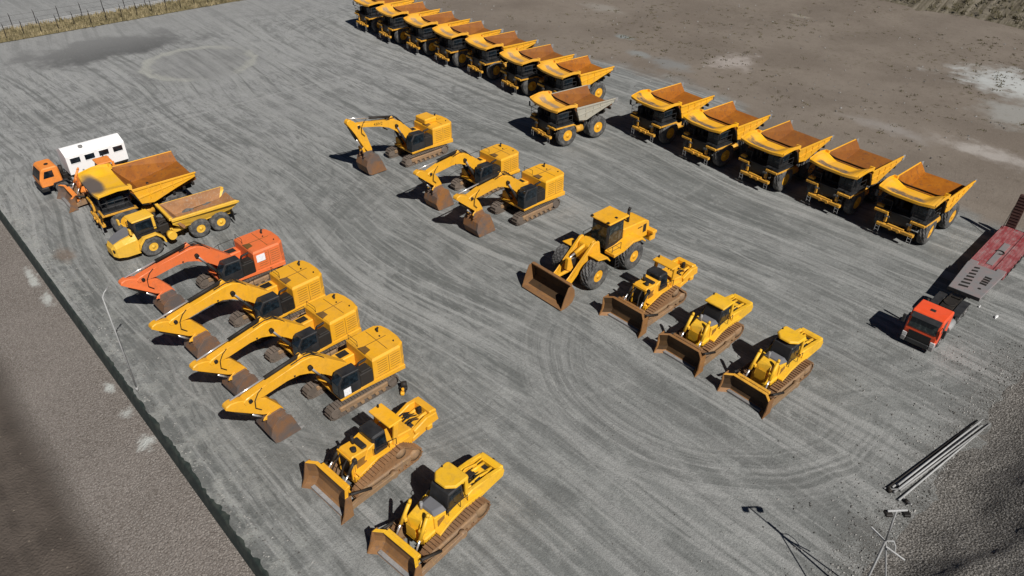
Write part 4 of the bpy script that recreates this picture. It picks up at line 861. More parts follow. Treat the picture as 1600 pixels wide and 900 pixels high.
# ------------------------------------------------------------------ crew truck
def make_crew():
    t = empty('crew_truck'); C = 'orange2'
    g = G(); g.prism([(2.1, 1.0), (2.15, 1.75), (1.75, 2.8), (1.55, 2.98), (.3, 2.98), (.15, 2.8), (.1, 1.2), (.9, 1.2), (1.0, 1.0)], -1.2, 1.2, bev=.1); cab = g.obj('cab', C, t)
    g = G(); g.hull([(2.15, -1.0, 1.85), (2.15, 1.0, 1.85), (1.8, .95, 2.72), (1.8, -.95, 2.72)], [(2.11, -1.0, 1.85), (2.11, 1.0, 1.85), (1.76, .95, 2.72), (1.76, -.95, 2.72)], bev=0); g.obj('windscreen', 'glass', cab)
    for s in (-1, 1):
        g = G(); g.prism([(1.75, 1.95), (1.5, 2.65), (.75, 2.65), (.75, 1.95)], *sorted((s * 1.2, s * 1.212)), bev=0); g.obj('window', 'glass', cab)
        wheel(t, 'front_wheel', .35, s * 1.28, .62, .62, .36, .3, s, rim='steel', lug=.02, n=32)
        for x in (-3.6, -5.0): wheel(t, 'rear_wheel', x, s * 1.28, .62, .62, .36, .3, s, rim='steel', lug=.02, n=32)
        g = G(); g.prism([(1.2, .9), (1.0, 1.3), (-.3, 1.35), (-.55, .95), (-.45, .9), (-.2, 1.25), (.9, 1.22), (1.1, .85)], *sorted((s * .9, s * 1.3)), bev=.02); g.obj('fender', 'black', t)
        g = G(); g.cyl((-.75, s * .95, .95), (-1.7, s * .95, .95), .32, n=18); g.obj('fuel_tank', 'galv', t)
    g = G(); g.box(1.5, 2.25, -1.22, 1.22, .55, 1.02, bev=.08); g.obj('bumper', 'black', t)
    g = G(); g.cyl((.9, .2, 2.97), (.9, .2, 3.05), .2, n=14); g.obj('roof_vent', 'dark', cab)
    g = G()
    for s in (-1, 1): g.box(-6.4, 1.6, s * .42 - .08, s * .42 + .08, .85, 1.15, bev=.02)
    g.cyl((-.35, -.5, 1.1), (-.35, -.5, 2.2), .2); g.box(-.6, -.1, .1, .8, 1.1, 1.7, bev=.05); g.cyl((.35, -1, .62), (.35, 1, .62), .14); g.cyl((-3.6, -1, .62), (-3.6, 1, .62), .14); g.cyl((-5, -1, .62), (-5, 1, .62), .14)
    g.obj('chassis', 'dark', t)
    g = G(); prof = [(-1.25, 1.55), (1.25, 1.55), (1.27, 3.5), (1.2, 3.6), (.12, 4.08), (-.12, 4.08), (-1.2, 3.6), (-1.27, 3.5)]
    g.prism(prof, -6.6, -.75, 'x', bev=.015); bx = g.obj('cabin_box', 'white', t)
    for k in range(4):
        x = -1.1 - k * 1.42
        g = G(); g.box(x - .95, x, 1.262, 1.28, 2.7, 3.25, bev=.01); w = g.obj('window', 'glass', bx)
        g = G()
        for q in ((x - 1.0, x + .05, 2.63, 2.69), (x - 1.0, x + .05, 3.26, 3.32)): g.box(q[0], q[1], 1.258, 1.29, q[2], q[3], bev=0)
        g.obj('frame', 'white', w)
    g = G(); g.cyl((-2.6, .5, 3.85), (-2.6, .5, 4.05), .22, n=16); g.obj('roof_vent', 'steel', bx)
    g = G(); g.box(-6.5, -.85, 1.05, 1.2, 1.3, 1.56, bev=.02); g.obj('box_sill', 'dark', bx)
    return t
o = make_crew(); place(o, -46.85, 69.15, -135, 1.0); tag(o, 'crew truck with orange cab and white four windowed cabin, behind the orange bulldozer', 'truck')

# ------------------------------------------------------------------ masts, pipes, small things
def top_at(base, h): return (base[0], base[1], h)
t = empty('light_mast'); t.location = (18.7, 23.1, 0)
g = G(); g.cyl((0, 0, 0), (0, 0, 5.2), .06, n=10); g.cyl((0, 0, 5.2), (-.12, .05, 7.4), .045, n=10); g.obj('pole', 'galv', t)
g = G(); g.tube([(0, 0, 5.25), (1.35, -.5, 0)], .05, 8); g.obj('stay', 'galv', t)
g = G(); g.tube([(0, 0, 5.2), (-1.5, -1.9, 0)], .04, 8); g.obj('stay', 'galv', t)
g = G(); g.box(-.35, .35, -.35, .35, .02, .5, bev=.05); g.obj('base_block', 'dark', t)
g = G(); g.tube([(.06, .02, 5.1), (-.45, .75, 5.3)], .045, 8); g.tube([(.06, -.1, 4.9), (.95, -.55, 4.45)], .045, 8); g.tube([(.05, 0, 5.2), (.4, 0, 5.2), (.55, -.1, 4.9), (.52, -.25, 4.6)], .03, 6); g.obj('bracket', 'galv', t)
g = G(); g.tube([(-.55, .05, 7.42), (.42, .12, 7.42)], .055, 8); g.obj('cross_arm', 'galv', t)
for x in (-.5, .36):
    g = G(); g.box(x - .16, x + .2, -.15, .22, 7.18, 7.36, bev=.04); g.obj('lamp_head', 'dark', t)
tag(t, 'tall grey light mast with cross arm and stay, at the lower right edge', 'light mast')

t = empty('lamp_post'); t.location = (-26.42, 38.69, 0)
g = G(); g.cyl((0, 0, 0), (0, 0, 8.1), .055, .04, n=10); g.cyl((0, 0, 0), (0, 0, .3), .1, n=10); g.obj('pole', 'galv', t)
g = G(); g.tube([(0, 0, 8.1), (.12, .15, 8.4), (.25, .35, 8.55)], .04, 8); g.obj('arm', 'galv', t)
g = G(); g.box(.17, .3, .28, .6, 8.5, 8.6, bev=.03); g.obj('lamp_head', 'steel', t)
tag(t, 'thin pale lamp post standing on the left edge of the yard', 'lamp post')

A = Vector((23.7, 30.35, 0)); B = Vector((32.0, 36.2, 0)); d = (B - A).normalized(); nrm = Vector((-d.y, d.x, 0)); L0 = (B - A).length
offs = [(.44, .1, 0, 1.0), (.27, .1, .1, 1.0), (.08, .1, .0, .98), (-.16, .1, .15, 1.03), (.2, .28, .2, .99), (-.36, .1, -.1, 1.0), (-.04, .29, .1, .96)]
pl = ['outermost black edged grey pole, on the yard side of the pile', 'grey steel pole second in from the yard side', 'grey steel pole in the middle of the bottom layer', 'grey steel pole on the bottom layer, gravel pile side', 'grey steel pole lying on top, yard side', 'pale steel pole lying apart, nearest the gravel pile', 'grey steel pole lying on top, gravel pile side']
for k, (o_, z, sh, m_) in enumerate(offs):
    g = G(); a = A + nrm * o_ + d * sh * 3; b = a + d * L0 * m_
    skew = nrm * (random.uniform(-.1, .1) if k != 5 else .1)
    g.cyl(Vector((a.x, a.y, z)) - skew, Vector((b.x, b.y, z)) + skew, .068, .045, n=10)
    o = g.obj('steel_pole', 'dark' if k == 0 else 'galv'); tag(o, pl[k], 'pole', 'poles lying beside the gravel pile')
for k, (p, q, lb) in enumerate((((23.25, 30.75), (23.95, 30.5), 'bent lamp bracket lying across the near end of the poles'), ((24.1, 30.0), (24.25, 29.35), 'short lamp bracket lying between the poles and light mast'))):
    t = empty('lamp_bracket', None, (p[0], p[1], .0)); v = Vector((q[0] - p[0], q[1] - p[1], 0))
    g = G(); g.tube([(0, 0, .08), v * .5 + Vector((0, 0, .12)), v + Vector((0, 0, .3))], .05, 8); g.obj('bracket_tube', 'galv', t)
    g = G(); g.cyl((v * .25 + Vector((0, 0, .1))), (v * .25 + Vector((.1, -.25, .1))), .13, n=10); g.obj('lamp_head', 'dark', t)
    tag(t, lb, 'bracket')

t = empty('machine_part'); t.location = (-7.65, 39.05, 0)
g = G(); g.cyl((-.15, .15, .42), (.25, .25, .42), .22, n=14); g.cyl((-.1, -.15, .2), (.2, -.25, .2), .18, n=14); g.box(-.25, .3, -.05, .25, .02, .3, bev=.04); g.obj('motor', 'dark', t)
g = G(); g.box(-.12, .16, -.6, -.22, .02, .3, bev=.06); g.cyl((.05, -.35, .3), (.05, -.35, .5), .1, n=10); g.obj('cover', 'yellow', t)
g = G(); g.tube([(-.1, .2, .5), (-.45, .5, .75), (-.75, .75, .9)], .03); g.obj('hose', 'dark', t)
tag(t, 'small black and yellow pump lying behind the near excavator track', 'pump')
for x, y, s, lb in ((33.5, 39.6, .3, 'white scrap on the edge of the gravel pile'), (39.55, 48.6, .24, 'white scrap of plastic on the ground below the trailer'), (38.9, 50.0, .1, 'tiny white scrap just above the larger scrap by the trailer')):
    if s == .3 and x < 35: x, y = 37.3, 39.6
    g = G(); g.hull([(-s, -.3 * s, .02), (s * .9, -.4 * s, .03), (s, .4 * s, .05), (-.8 * s, .35 * s, .02)], [(-.8 * s, -.2 * s, .16), (s * .7, -.3 * s, .22), (s * .8, .3 * s, .2), (-.6 * s, .25 * s, .12)], bev=.01)
    o = g.obj('plastic_scrap', 'white'); o.location = (x, y, .25 if y < 41 else 0); o.rotation_euler = (0, 0, R(35)); tag(o, lb, 'scrap')

# ------------------------------------------------------------------ ground
def wp(t):
    o = t.obj(); q = t.map(o, rot=(0, 0, math.atan2(-EU.y, EU.x))); return q   # rotated so that x = U, y = V
def ellipse(t, U, V, cu, cv, ru, rv, wob, soft=.35, amt=.5):
    a = t.mth('DIVIDE', t.mth('SUBTRACT', U, cu), ru); b = t.mth('DIVIDE', t.mth('SUBTRACT', V, cv), rv)
    r = t.mth('SQRT', t.mth('ADD', t.mth('MULTIPLY', a, a), t.mth('MULTIPLY', b, b)))
    r = t.mth('ADD', r, t.mth('MULTIPLY', wob, amt * 2)); return t.ss(r, 1.0, 1.0 - soft)
def ground_mat():
    t = NT('yard gravel and field soil'); q = wp(t); U, V, Z = t.sep(q)
    W1 = t.mth('SUBTRACT', t.noise(q, .12, 5, .6), .5); W2 = t.mth('SUBTRACT', t.noise(q, .5, 4, .6), .5)
    # --- yard: grey gravel combed by tracks
    big = t.noise(q, .035, 4, .6)
    warp = t.comb(U, t.mth('ADD', V, t.mth('MULTIPLY', t.mth('SUBTRACT', t.noise(q, .03, 2), .5), 7.0)))
    s1 = t.noise(t.map(warp, sc=(.035, .55, 1)), 1.0, 5, .66)
    s2 = t.noise(t.map(warp, rot=(0, 0, R(2)), sc=(.16, 2.0, 1)), 1.0, 4, .68)
    s2b = t.noise(t.map(warp, rot=(0, 0, R(-5)), sc=(.35, 4.2, 1)), 1.0, 3, .65)
    s3 = t.noise(t.map(q, rot=(0, 0, R(74)), sc=(.10, 1.5, 1)), 1.0, 5, .7)
    s4 = t.noise(t.map(q, rot=(0, 0, R(38)), sc=(.07, 1.1, 1)), 1.0, 5, .7)
    patch = t.noise(t.map(q, sc=(.45, 1.1, 1)), .6, 6, .74)
    grain = t.noise(q, 9.0, 3, .75); grit = t.noise(q, 3.0, 4, .75)
    reg = t.noise(q, .022, 3, .55); reg2 = t.noise(t.map(q, loc=(40, 9, 0)), .05, 3, .6)
    # sweeping combed bands that follow the contours of a slow field: where machines have swung round
    sw = t.noise(t.map(q, sc=(.55, 1, 1)), .021, 1, .4)
    s5 = t.noise(t.comb(t.mth('MULTIPLY', sw, 62.0), t.mth('MULTIPLY', U, .05), t.mth('MULTIPLY', V, .05)), 1.0, 4, .66)
    s6 = t.noise(t.comb(t.mth('MULTIPLY', sw, 190.0), t.mth('MULTIPLY', U, .12), t.mth('MULTIPLY', V, .12)), 1.0, 3, .6)
    dirt_e = t.ss(U, -40, -12)
    along = t.mth('MULTIPLY', t.ss(reg, .36, .52), t.ss(dirt_e, 1.0, .35))
    k = t.mix(t.ss(t.noise(q, .11, 6, .7), .34, .66), (.172, .178, .170), (.262, .266, .255))
    # drier, dustier gravel towards the far left; darker damp gravel in the middle and near the bottom
    dry = t.ss(t.mth('ADD', U, t.mth('MULTIPLY', W1, 22.0)), -58, -96); k = t.mix(t.mth('MULTIPLY', dry, .5), k, (.40, .40, .393))
    damp = t.ss(t.mth('ADD', U, t.mth('MULTIPLY', W1, 30.0)), -75, -48); k = t.mix(t.mth('MULTIPLY', damp, .30), k, (.118, .124, .113))
    k = t.mix(t.mth('MULTIPLY', t.ss(s1, .40, .64), .6), k, (.285, .288, .274)); k = t.mix(t.mth('MULTIPLY', t.ss(s1, .46, .32), .5), k, (.140, .146, .137))
    k = t.mix(t.mth('MULTIPLY', t.ss(s5, .52, .66), .6), k, (.34, .342, .325)); k = t.mix(t.mth('MULTIPLY', t.ss(s5, .46, .34), .6), k, (.115, .120, .113))
    k = t.mix(t.mth('MULTIPLY', t.mth('MULTIPLY', t.ss(s6, .50, .64), t.ss(reg2, .44, .54)), .65), k, (.090, .094, .089))
    k = t.mix(t.mth('MULTIPLY', t.mth('MULTIPLY', t.ss(s2b, .50, .58), t.mth('MULTIPLY', along, t.ss(patch, .42, .52))), .85), k, (.082, .086, .082))
    k = t.mix(t.mth('MULTIPLY', t.mth('MULTIPLY', t.ss(s2, .52, .62), along), .5), k, (.115, .119, .113))
    s2c = t.noise(t.map(q, rot=(0, 0, R(-9)), sc=(.55, 2.6, 1)), 1.3, 3, .6); k = t.mix(t.mth('MULTIPLY', t.mth('MULTIPLY', t.ss(s2c, .54, .62), t.ss(reg2, .48, .56)), .75), k, (.088, .092, .086))
    k = t.mix(t.mth('MULTIPLY', t.mth('MULTIPLY', t.ss(s3, .50, .62), .65), t.ss(reg2, .56, .46)), k, (.335, .337, .318))
    k = t.mix(t.mth('MULTIPLY', t.mth('MULTIPLY', t.ss(s3, .47, .36), .5), t.ss(patch, .40, .52)), k, (.095, .099, .093))
    k = t.mix(t.mth('MULTIPLY', t.mth('MULTIPLY', t.ss(s4, .50, .38), .55), dirt_e), k, (.130, .131, .125))
    k = t.mix(t.mth('MULTIPLY', t.ss(patch, .54, .66), .7), k, (.095, .099, .093))
    k = t.mix(t.mth('MULTIPLY', t.ss(patch, .44, .33), .6), k, (.36, .362, .344))
    blot = t.noise(q, .33, 6, .74); k = t.mix(t.mth('MULTIPLY', t.ss(blot, .54, .64), .6), k, (.108, .112, .105)); k = t.mix(t.mth('MULTIPLY', t.ss(blot, .44, .34), .55), k, (.36, .362, .345))
    k = t.mix(.26, k, t.mix(dry, (.205, .210, .200), (.30, .30, .294)))
    # long wheel tracks: along the rows everywhere, along the machines at the right end
    lw = t.comb(U, t.mth('ADD', V, t.mth('MULTIPLY', t.mth('SUBTRACT', t.noise(q, .018, 1), .5), 16.0)))
    lg = t.noise(t.map(lw, sc=(.010, 1.05, 1)), 1.0, 3, .6); lg2 = t.noise(t.map(lw, rot=(0, 0, R(9)), sc=(.012, .8, 1)), 1.0, 3, .6)
    okl = t.mth('MULTIPLY', t.ss(t.noise(q, .06, 3), .36, .54), t.ss(dirt_e, 1.0, .3))
    k = t.mix(t.mth('MULTIPLY', t.mth('MULTIPLY', t.ss(lg, .55, .63), okl), .65), k, (.35, .352, .336)); k = t.mix(t.mth('MULTIPLY', t.mth('MULTIPLY', t.ss(lg, .46, .38), okl), .65), k, (.108, .113, .106))
    k = t.mix(t.mth('MULTIPLY', t.mth('MULTIPLY', t.ss(lg2, .56, .63), t.ss(reg2, .42, .55)), .5), k, (.33, .332, .316))
    lv = t.noise(t.map(q, rot=(0, 0, R(84)), sc=(.014, .8, 1)), 1.0, 3, .6); lv2 = t.noise(t.map(q, rot=(0, 0, R(64)), sc=(.014, .9, 1)), 1.0, 3, .6)
    k = t.mix(t.mth('MULTIPLY', t.mth('MULTIPLY', t.ss(lv, .55, .63), dirt_e), .6), k, (.34, .34, .325)); k = t.mix(t.mth('MULTIPLY', t.mth('MULTIPLY', t.ss(lv, .45, .37), dirt_e), .5), k, (.115, .117, .111))
    k = t.mix(t.mth('MULTIPLY', t.mth('MULTIPLY', t.ss(lv2, .57, .64), dirt_e), .5), k, (.33, .33, .315))
    # sharp pairs of tyre lines, along the rows and across them
    for (co, f, th, ns) in ((V, .27, .6, (.03, .25, 1)), (U, .11, .3, (.2, .05, 1))):
        ln = t.mth('FRACT', t.mth('ADD', t.mth('MULTIPLY', co, f), t.mth('MULTIPLY', t.noise(q, .04, 2), 3.0)))
        lnm = t.mth('MULTIPLY', t.ss(t.mth('ABSOLUTE', t.mth('SUBTRACT', ln, .5)), .05, .02), t.ss(t.noise(t.map(q, sc=ns), 1.0, 3), .5, .62))
        k = t.mix(t.mth('MULTIPLY', lnm, th), k, (.32, .32, .305))
    # faint straight wheel line across the far yard
    pw = t.mth('ABSOLUTE', t.mth('SUBTRACT', t.mth('ADD', U, t.mth('MULTIPLY', W2, .5)), -92.5)); k = t.mix(t.mth('MULTIPLY', t.mth('MULTIPLY', t.ss(pw, .32, .1), t.mth('MULTIPLY', t.ss(V, 20, 26), t.ss(V, 56, 50))), .38), k, (.36, .36, .345))
    # turning arcs
    for (cu, cv, r0, r1, f) in ((-21.5, 41.0, 7.5, 16.5, 1.5), (-40.0, 24.0, 9, 15, 1.4)):
        wv = t.mth('MULTIPLY', W1, 2.0)
        du = t.mth('ADD', t.mth('SUBTRACT', U, cu), wv); dv = t.mth('SUBTRACT', V, cv)
        rr = t.mth('SQRT', t.mth('ADD', t.mth('MULTIPLY', du, du), t.mth('MULTIPLY', dv, dv)))
        an = t.mth('ARCTAN2', dv, du)
        rn = t.noise(t.comb(t.mth('MULTIPLY', rr, f * 1.5), t.mth('MULTIPLY', an, .45)), 1.0, 4, .65)
        mask = t.mth('MULTIPLY', t.mth('MULTIPLY', t.ss(rr, r0, r0 + 4), t.ss(rr, r1, r1 - 4)), t.mth('MULTIPLY', t.ss(t.mth('ADD', dv, t.mth('MULTIPLY', du, -.35)), 1.0, -7.0), t.ss(patch, .36, .52)))
        k = t.mix(t.mth('MULTIPLY', mask, .56), k, t.mix(t.ss(rn, .40, .60), (.130, .133, .126), (.325, .325, .31)))
    # far ring of pale dust and dark wet patch
    cu, cv = RING; du = t.mth('SUBTRACT', U, cu); dv = t.mth('SUBTRACT', V, cv)
    rr = t.mth('SQRT', t.mth('ADD', t.mth('MULTIPLY', du, du), t.mth('MULTIPLY', dv, dv)))
    ring = t.mth('MULTIPLY', t.ss(t.mth('ABSOLUTE', t.mth('SUBTRACT', t.mth('ADD', rr, t.mth('MULTIPLY', W2, 3.0)), RING_R)), 1.1, .2), t.ss(t.noise(q, .14, 3), .34, .5))
    k = t.mix(t.mth('MULTIPLY', ring, .85), k, (.46, .46, .40))
    inn = t.mth('MULTIPLY', t.ss(rr, RING_R + 3, RING_R - 1), .55); rn = t.noise(t.map(q, rot=(0, 0, R(66)), sc=(.05, 1.2, 1)), 1.0, 4, .7)
    k = t.mix(inn, k, t.mix(t.ss(rn, .4, .62), (.16, .16, .155), (.25, .25, .24)))
    wet = ellipse(t, U, V, WET[0], WET[1], 7.5, 14, W1, .4, 1.0); k = t.mix(t.mth('MULTIPLY', wet, .9), k, (.070, .070, .069))
    farlight = t.ss(U, -118, -136); k = t.mix(t.mth('MULTIPLY', farlight, .6), k, (.27, .27, .262))
    # pale dust at the left edge, stain
    k = t.mix(t.mth('MULTIPLY', t.mth('MULTIPLY', t.ss(V, 12, 7.5), t.ss(t.noise(q, .6, 4, .7), .48, .62)), .6), k, (.33, .335, .31))
    st = ellipse(t, U, V, STAIN[0], STAIN[1], 2.2, 1.2, W2, .9, 1.2); k = t.mix(t.mth('MULTIPLY', st, .6), k, (.19, .13, .09))
    k = t.mix(t.ss(grain, .35, .75, 0, .42), k, (.11, .11, .106)); k = t.mix(t.ss(grit, .56, .75, 0, .45), k, (.34, .34, .325)); k = t.mix(t.ss(grit, .46, .30, 0, .5), k, (.12, .12, .116))
    near_heap = t.mth('MULTIPLY', t.ss(t.mth('ADD', U, t.mth('MULTIPLY', W1, 4.0)), -8.0, -4.3), t.ss(V, 64, 56))
    k = t.mix(t.mth('MULTIPLY', t.mth('MULTIPLY', near_heap, t.ss(t.noise(q, 9.0, 3, .85), .42, .6)), .85), k, (.07, .062, .053))
    # --- field: brown soil
    f1 = t.noise(q, .07, 5, .65); f2 = t.noise(q, .9, 5, .75); f3 = t.noise(q, 6.0, 3, .7)
    fk = t.mix(t.ss(f1, .35, .65), (.147, .121, .097), (.190, .160, .130))
    fk = t.mix(t.ss(f2, .5, .75, 0, .5), fk, (.10, .08, .06)); fk = t.mix(t.ss(f3, .45, .75, 0, .4), fk, (.24, .20, .16))
    veg = t.mth('MULTIPLY', t.ss(t.noise(q, .05, 3), .46, .6), t.ss(t.noise(q, 1.3, 5, .75), .55, .66)); veg = t.mth('MULTIPLY', veg, t.ss(V, 86, 100))
    fk = t.mix(t.mth('MULTIPLY', veg, .7), fk, (.085, .075, .04))
    for (e, c, a_) in FIELD:
        m_ = ellipse(t, U, V, e[0], e[1], e[2], e[3], t.mth('ADD', W1, t.mth('MULTIPLY', W2, .7)), .8, .9); fk = t.mix(t.mth('MULTIPLY', m_, a_), fk, c)
    edge = t.mth('ADD', V, t.mth('ADD', t.mth('MULTIPLY', W1, 9.0), t.mth('MULTIPLY', W2, 3.0)))
    bumpU = t.mth('MULTIPLY', t.mth('MULTIPLY', t.ss(U, -84, -70), t.ss(U, -38, -52)), 9.0)
    edge = t.mth('SUBTRACT', edge, bumpU)
    mask = t.mth('MULTIPLY', t.ss(edge, 76.5, 81.0), t.ss(U, -128, -118))
    k = t.mix(mask, k, fk)
    t.bump(t.mth('ADD', t.mth('MULTIPLY', grit, 1.0), t.mth('ADD', s2, t.mth('MULTIPLY', grain, .7))), .8, .1)
    return t.fin(k, .92, 0, .25)

# image landmarks laid on the ground plane
RING = to_uv(-52.0, 107.5); RING_R = 7.4
WET = to_uv(-66.0, 111.5)
STAIN = (-73.5, 11.0)
FIELD = []

def ground_at(px, py, z=0.0):          # where a sight line of the survey photograph meets the ground
    f = 1161.0; p = R(35.07); r = R(.76); H = 36.45
    fw = Vector((0, math.cos(p), -math.sin(p))); rt = Vector((1, 0, 0)); up = rt.cross(fw)
    rt2 = rt * math.cos(r) + up * math.sin(r); up2 = up * math.cos(r) - rt * math.sin(r)
    d = fw * f + rt2 * (px - 800) - up2 * (py - 450); k = (z - H) / d.z
    return (d.x * k, d.y * k)
def g_uv(px, py): return to_uv(*ground_at(px, py))
RING = g_uv(312, 98); WET = g_uv(168, 74); STAIN = g_uv(100, 398)
for (px, py, ru, rv, c, a) in ((1150, 97, 4.5, 6.5, (.36, .32, .29), .75), (1540, 238, 9, 3.2, (.36, .33, .30), .8), (1575, 128, 9, 8, (.42, .43, .415), .95), (1590, 175, 7, 7, (.30, .30, .28), .7), (975, 58, 3.0, 1.6, (.22, .25, .25), .7), (1000, 85, 3.0, 1.4, (.23, .25, .25), .6), (945, 12, 7, 2.5, (.27, .25, .22), .6), (1400, 205, 8, 2.5, (.27, .25, .23), .6), (1045, 100, 5, 3, (.2, .205, .2), .7), (1250, 25, 3, 1.5, (.28, .25, .2), .6)):
    u_, v_ = g_uv(px, py); FIELD.append(((u_, v_, ru, rv), c, a))

def strip(name, us, vs, zf, mat):
    bm = bmesh.new(); grid = [[bm.verts.new(uv(u, v, zf(u, v))) for v in vs] for u in us]
    for i in range(len(us) - 1):
        for j in range(len(vs) - 1): bm.faces.new((grid[i][j], grid[i + 1][j], grid[i + 1][j + 1], grid[i][j + 1]))
    bmesh.ops.recalc_face_normals(bm, faces=list(bm.faces))
    for f in bm.faces:
        f.smooth = True
        if f.normal.z < 0: f.normal_flip()
    me = bpy.data.meshes.new(name); bm.to_mesh(me); bm.free(); me.materials.append(mat)
    o = bpy.data.objects.new(name, me); col.objects.link(o); o['kind'] = 'structure'; return o
def rng(a, b, st):
    n = max(1, int(round((b - a) / st))); return [a + (b - a) * i / n for i in range(n + 1)]
from mathutils import noise as mn
def nz(u, v, s, seed=0): return mn.noise(Vector((u * s + seed, v * s - seed, seed * 1.7)))
def yard_z(u, v):
    z = .0
    if v > 84: z += min(1, (v - 84) / 12) * (nz(u, v, .09, 3) * .45 + nz(u, v, .3, 5) * .15)
    return z
strip('yard_ground', rng(-170, 160, 3.0), [6.9] + rng(9, 84, 3.0)[:] + rng(86, 170, 2.0), yard_z, ground_mat())

def plain(name, cols, sc=1.0, rough=.95):
    t = NT(name); q = wp(t)
    a = t.noise(q, .1 * sc, 5, .65); b = t.noise(q, 1.2 * sc, 5, .75); f = t.noise(q, 8.0, 3, .8)
    k = t.mix(t.ss(a, .38, .64), cols[0], cols[1]); k = t.mix(t.ss(b, .48, .72, 0, .6), k, cols[2]); k = t.mix(t.ss(f, .4, .7, 0, .4), k, tuple(x * .5 for x in cols[0]))
    t.bump(t.mth('ADD', b, f), .5, .06); return t.fin(k, rough, 0, .2)
m_base = plain('distant soil', ((.13, .11, .09), (.17, .145, .12), (.09, .08, .06)))
bm = bmesh.new(); v = [bm.verts.new((x, y, -9.0)) for x, y in ((-1500, -1500), (1500, -1500), (1500, 1500), (-1500, 1500))]; bm.faces.new(v)
me = bpy.data.meshes.new('terrain'); bm.to_mesh(me); bm.free(); me.materials.append(m_base); o = bpy.data.objects.new('terrain', me); col.objects.link(o); o['kind'] = 'structure'

# left gravel bank, dropping from the yard edge to a dirt track
def bank_mat():
    t = NT('gravel bank'); q = wp(t); U, V, Z = t.sep(q)
    W = t.mth('SUBTRACT', t.noise(q, .12, 4, .6), .5)
    sp = t.noise(q, 9.0, 3, .9); sp2 = t.vor(q, 7.0); a = t.noise(q, .15, 4, .6)
    k = t.mix(t.ss(a, .35, .65), (.150, .124, .103), (.188, .159, .135)); k = t.mix(t.ss(sp, .35, .68), t.mix(.5, k, (.07, .06, .052)), t.mix(.4, k, (.42, .39, .36)))
    k = t.mix(t.ss(sp2, .32, .12, 0, .7), k, (.40, .37, .33)); k = t.mix(t.ss(t.noise(q, 2.2, 4, .8), .52, .7, 0, .45), k, (.09, .075, .064))
    for (px, py, ru, rv, am) in ((236, 690, 1.3, .8, .85), (195, 601, .8, .4, .8), (66, 440, 1.5, .6, .8), (84, 470, 1.6, .6, .8), (222, 640, .8, .6, .6), (60, 425, 1.0, .6, .7)):
        px2, py2 = (140 + (px - 0) * 0, 0) if False else (px, py)
        x_, y_ = ground_at(px2 * 1.0, py2, -1.3); u_, v_ = to_uv(x_, y_)
        k = t.mix(t.mth('MULTIPLY', ellipse(t, U, V, u_, min(v_, 6.0), ru, rv, t.mth('SUBTRACT', t.noise(q, .9, 4, .7), .5), 1.0, 1.6), am), k, (.47, .48, .45))
    soil = t.mix(t.ss(t.noise(q, .5, 4, .6), .35, .65), (.070, .057, .047), (.098, .080, .066))
    soil = t.mix(t.ss(t.noise(t.map(q, sc=(.05, .8, 1)), 1.0, 4, .6), .5, .65, 0, .4), soil, (.11, .09, .074))
    soil = t.mix(t.ss(t.vor(q, 1.3), .1, .05, 0, .6), soil, (.26, .22, .17))
    e = t.mth('ADD', V, t.mth('MULTIPLY', W, .7)); k = t.mix(t.ss(e, BANK_V + 1.2, BANK_V - .8), k, soil)
    toe_shade = t.mth('MULTIPLY', t.ss(e, BANK_V + 1.6, BANK_V + .3), t.ss(e, BANK_V - 1.4, BANK_V - .2)); k = t.mix(t.mth('MULTIPLY', toe_shade, .35), k, (.07, .058, .048))  # shadow along the foot of the bank, painted as a darker band
    t.bump(t.mth('ADD', sp, sp2), .8, .09); return t.fin(k, .95, 0, .2)
def bz(v):
    d = 6.4 - v
    return -.9 - (.2 * min(max(d, 0), BANK_W) + .02 * max(0, d - BANK_W))
BANK_W = 6.0; BANK_V = .3
strip('gravel_bank', rng(-170, 60, 4.0), rng(-60, -8, 4.0) + rng(-7, 6.6, .6), lambda u, v: bz(v) + nz(u, v, .35, 9) * .12 * min(1, (6.5 - v)), bank_mat())
# black geotextile lined step at the yard edge
t_ = NT('dark edge lining'); q = t_.obj(); m_edge = t_.fin(t_.mix(t_.ss(t_.noise(q, 1.5, 4, .7), .4, .65), (.012, .020, .017), (.035, .042, .034)), .8)
bm = bmesh.new(); prev = None
random.seed(3)
for u in rng(-170, 60, .22):
    j = (nz(u, 0, .9, 21) * .16 + nz(u, 0, 2.6, 22) * .10 + random.uniform(-.03, .05)) * (1 if u > -52 else .3)
    near = max(0, min(1, (u + 55) / 20))
    a = bm.verts.new(uv(u, 6.98 + j * (.4 + 1.1 * near), .035)); b = bm.verts.new(uv(u, 6.86, .02)); c = bm.verts.new(uv(u, 6.62, -.98))
    a2 = bm.verts.new(uv(u, 6.98 + j * (.4 + 1.1 * near), -.02)); b2 = bm.verts.new(uv(u, 6.82, -.04)); c2 = bm.verts.new(uv(u, 6.58, -1.05))
    if prev:
        for i in range(2): bm.faces.new((prev[i], prev[i + 1], (a, b, c)[i + 1], (a, b, c)[i])); bm.faces.new((prev[3 + i], (a2, b2, c2)[i], (a2, b2, c2)[i + 1], prev[4 + i]))
    prev = (a, b, c, a2, b2, c2)
me = bpy.data.meshes.new('edge_lining'); bm.to_mesh(me); bm.free(); me.materials.append(m_edge); o = bpy.data.objects.new('edge_lining', me); col.objects.link(o)
tag(o, 'dark ragged liner along the step between yard and gravel bank', 'liner')

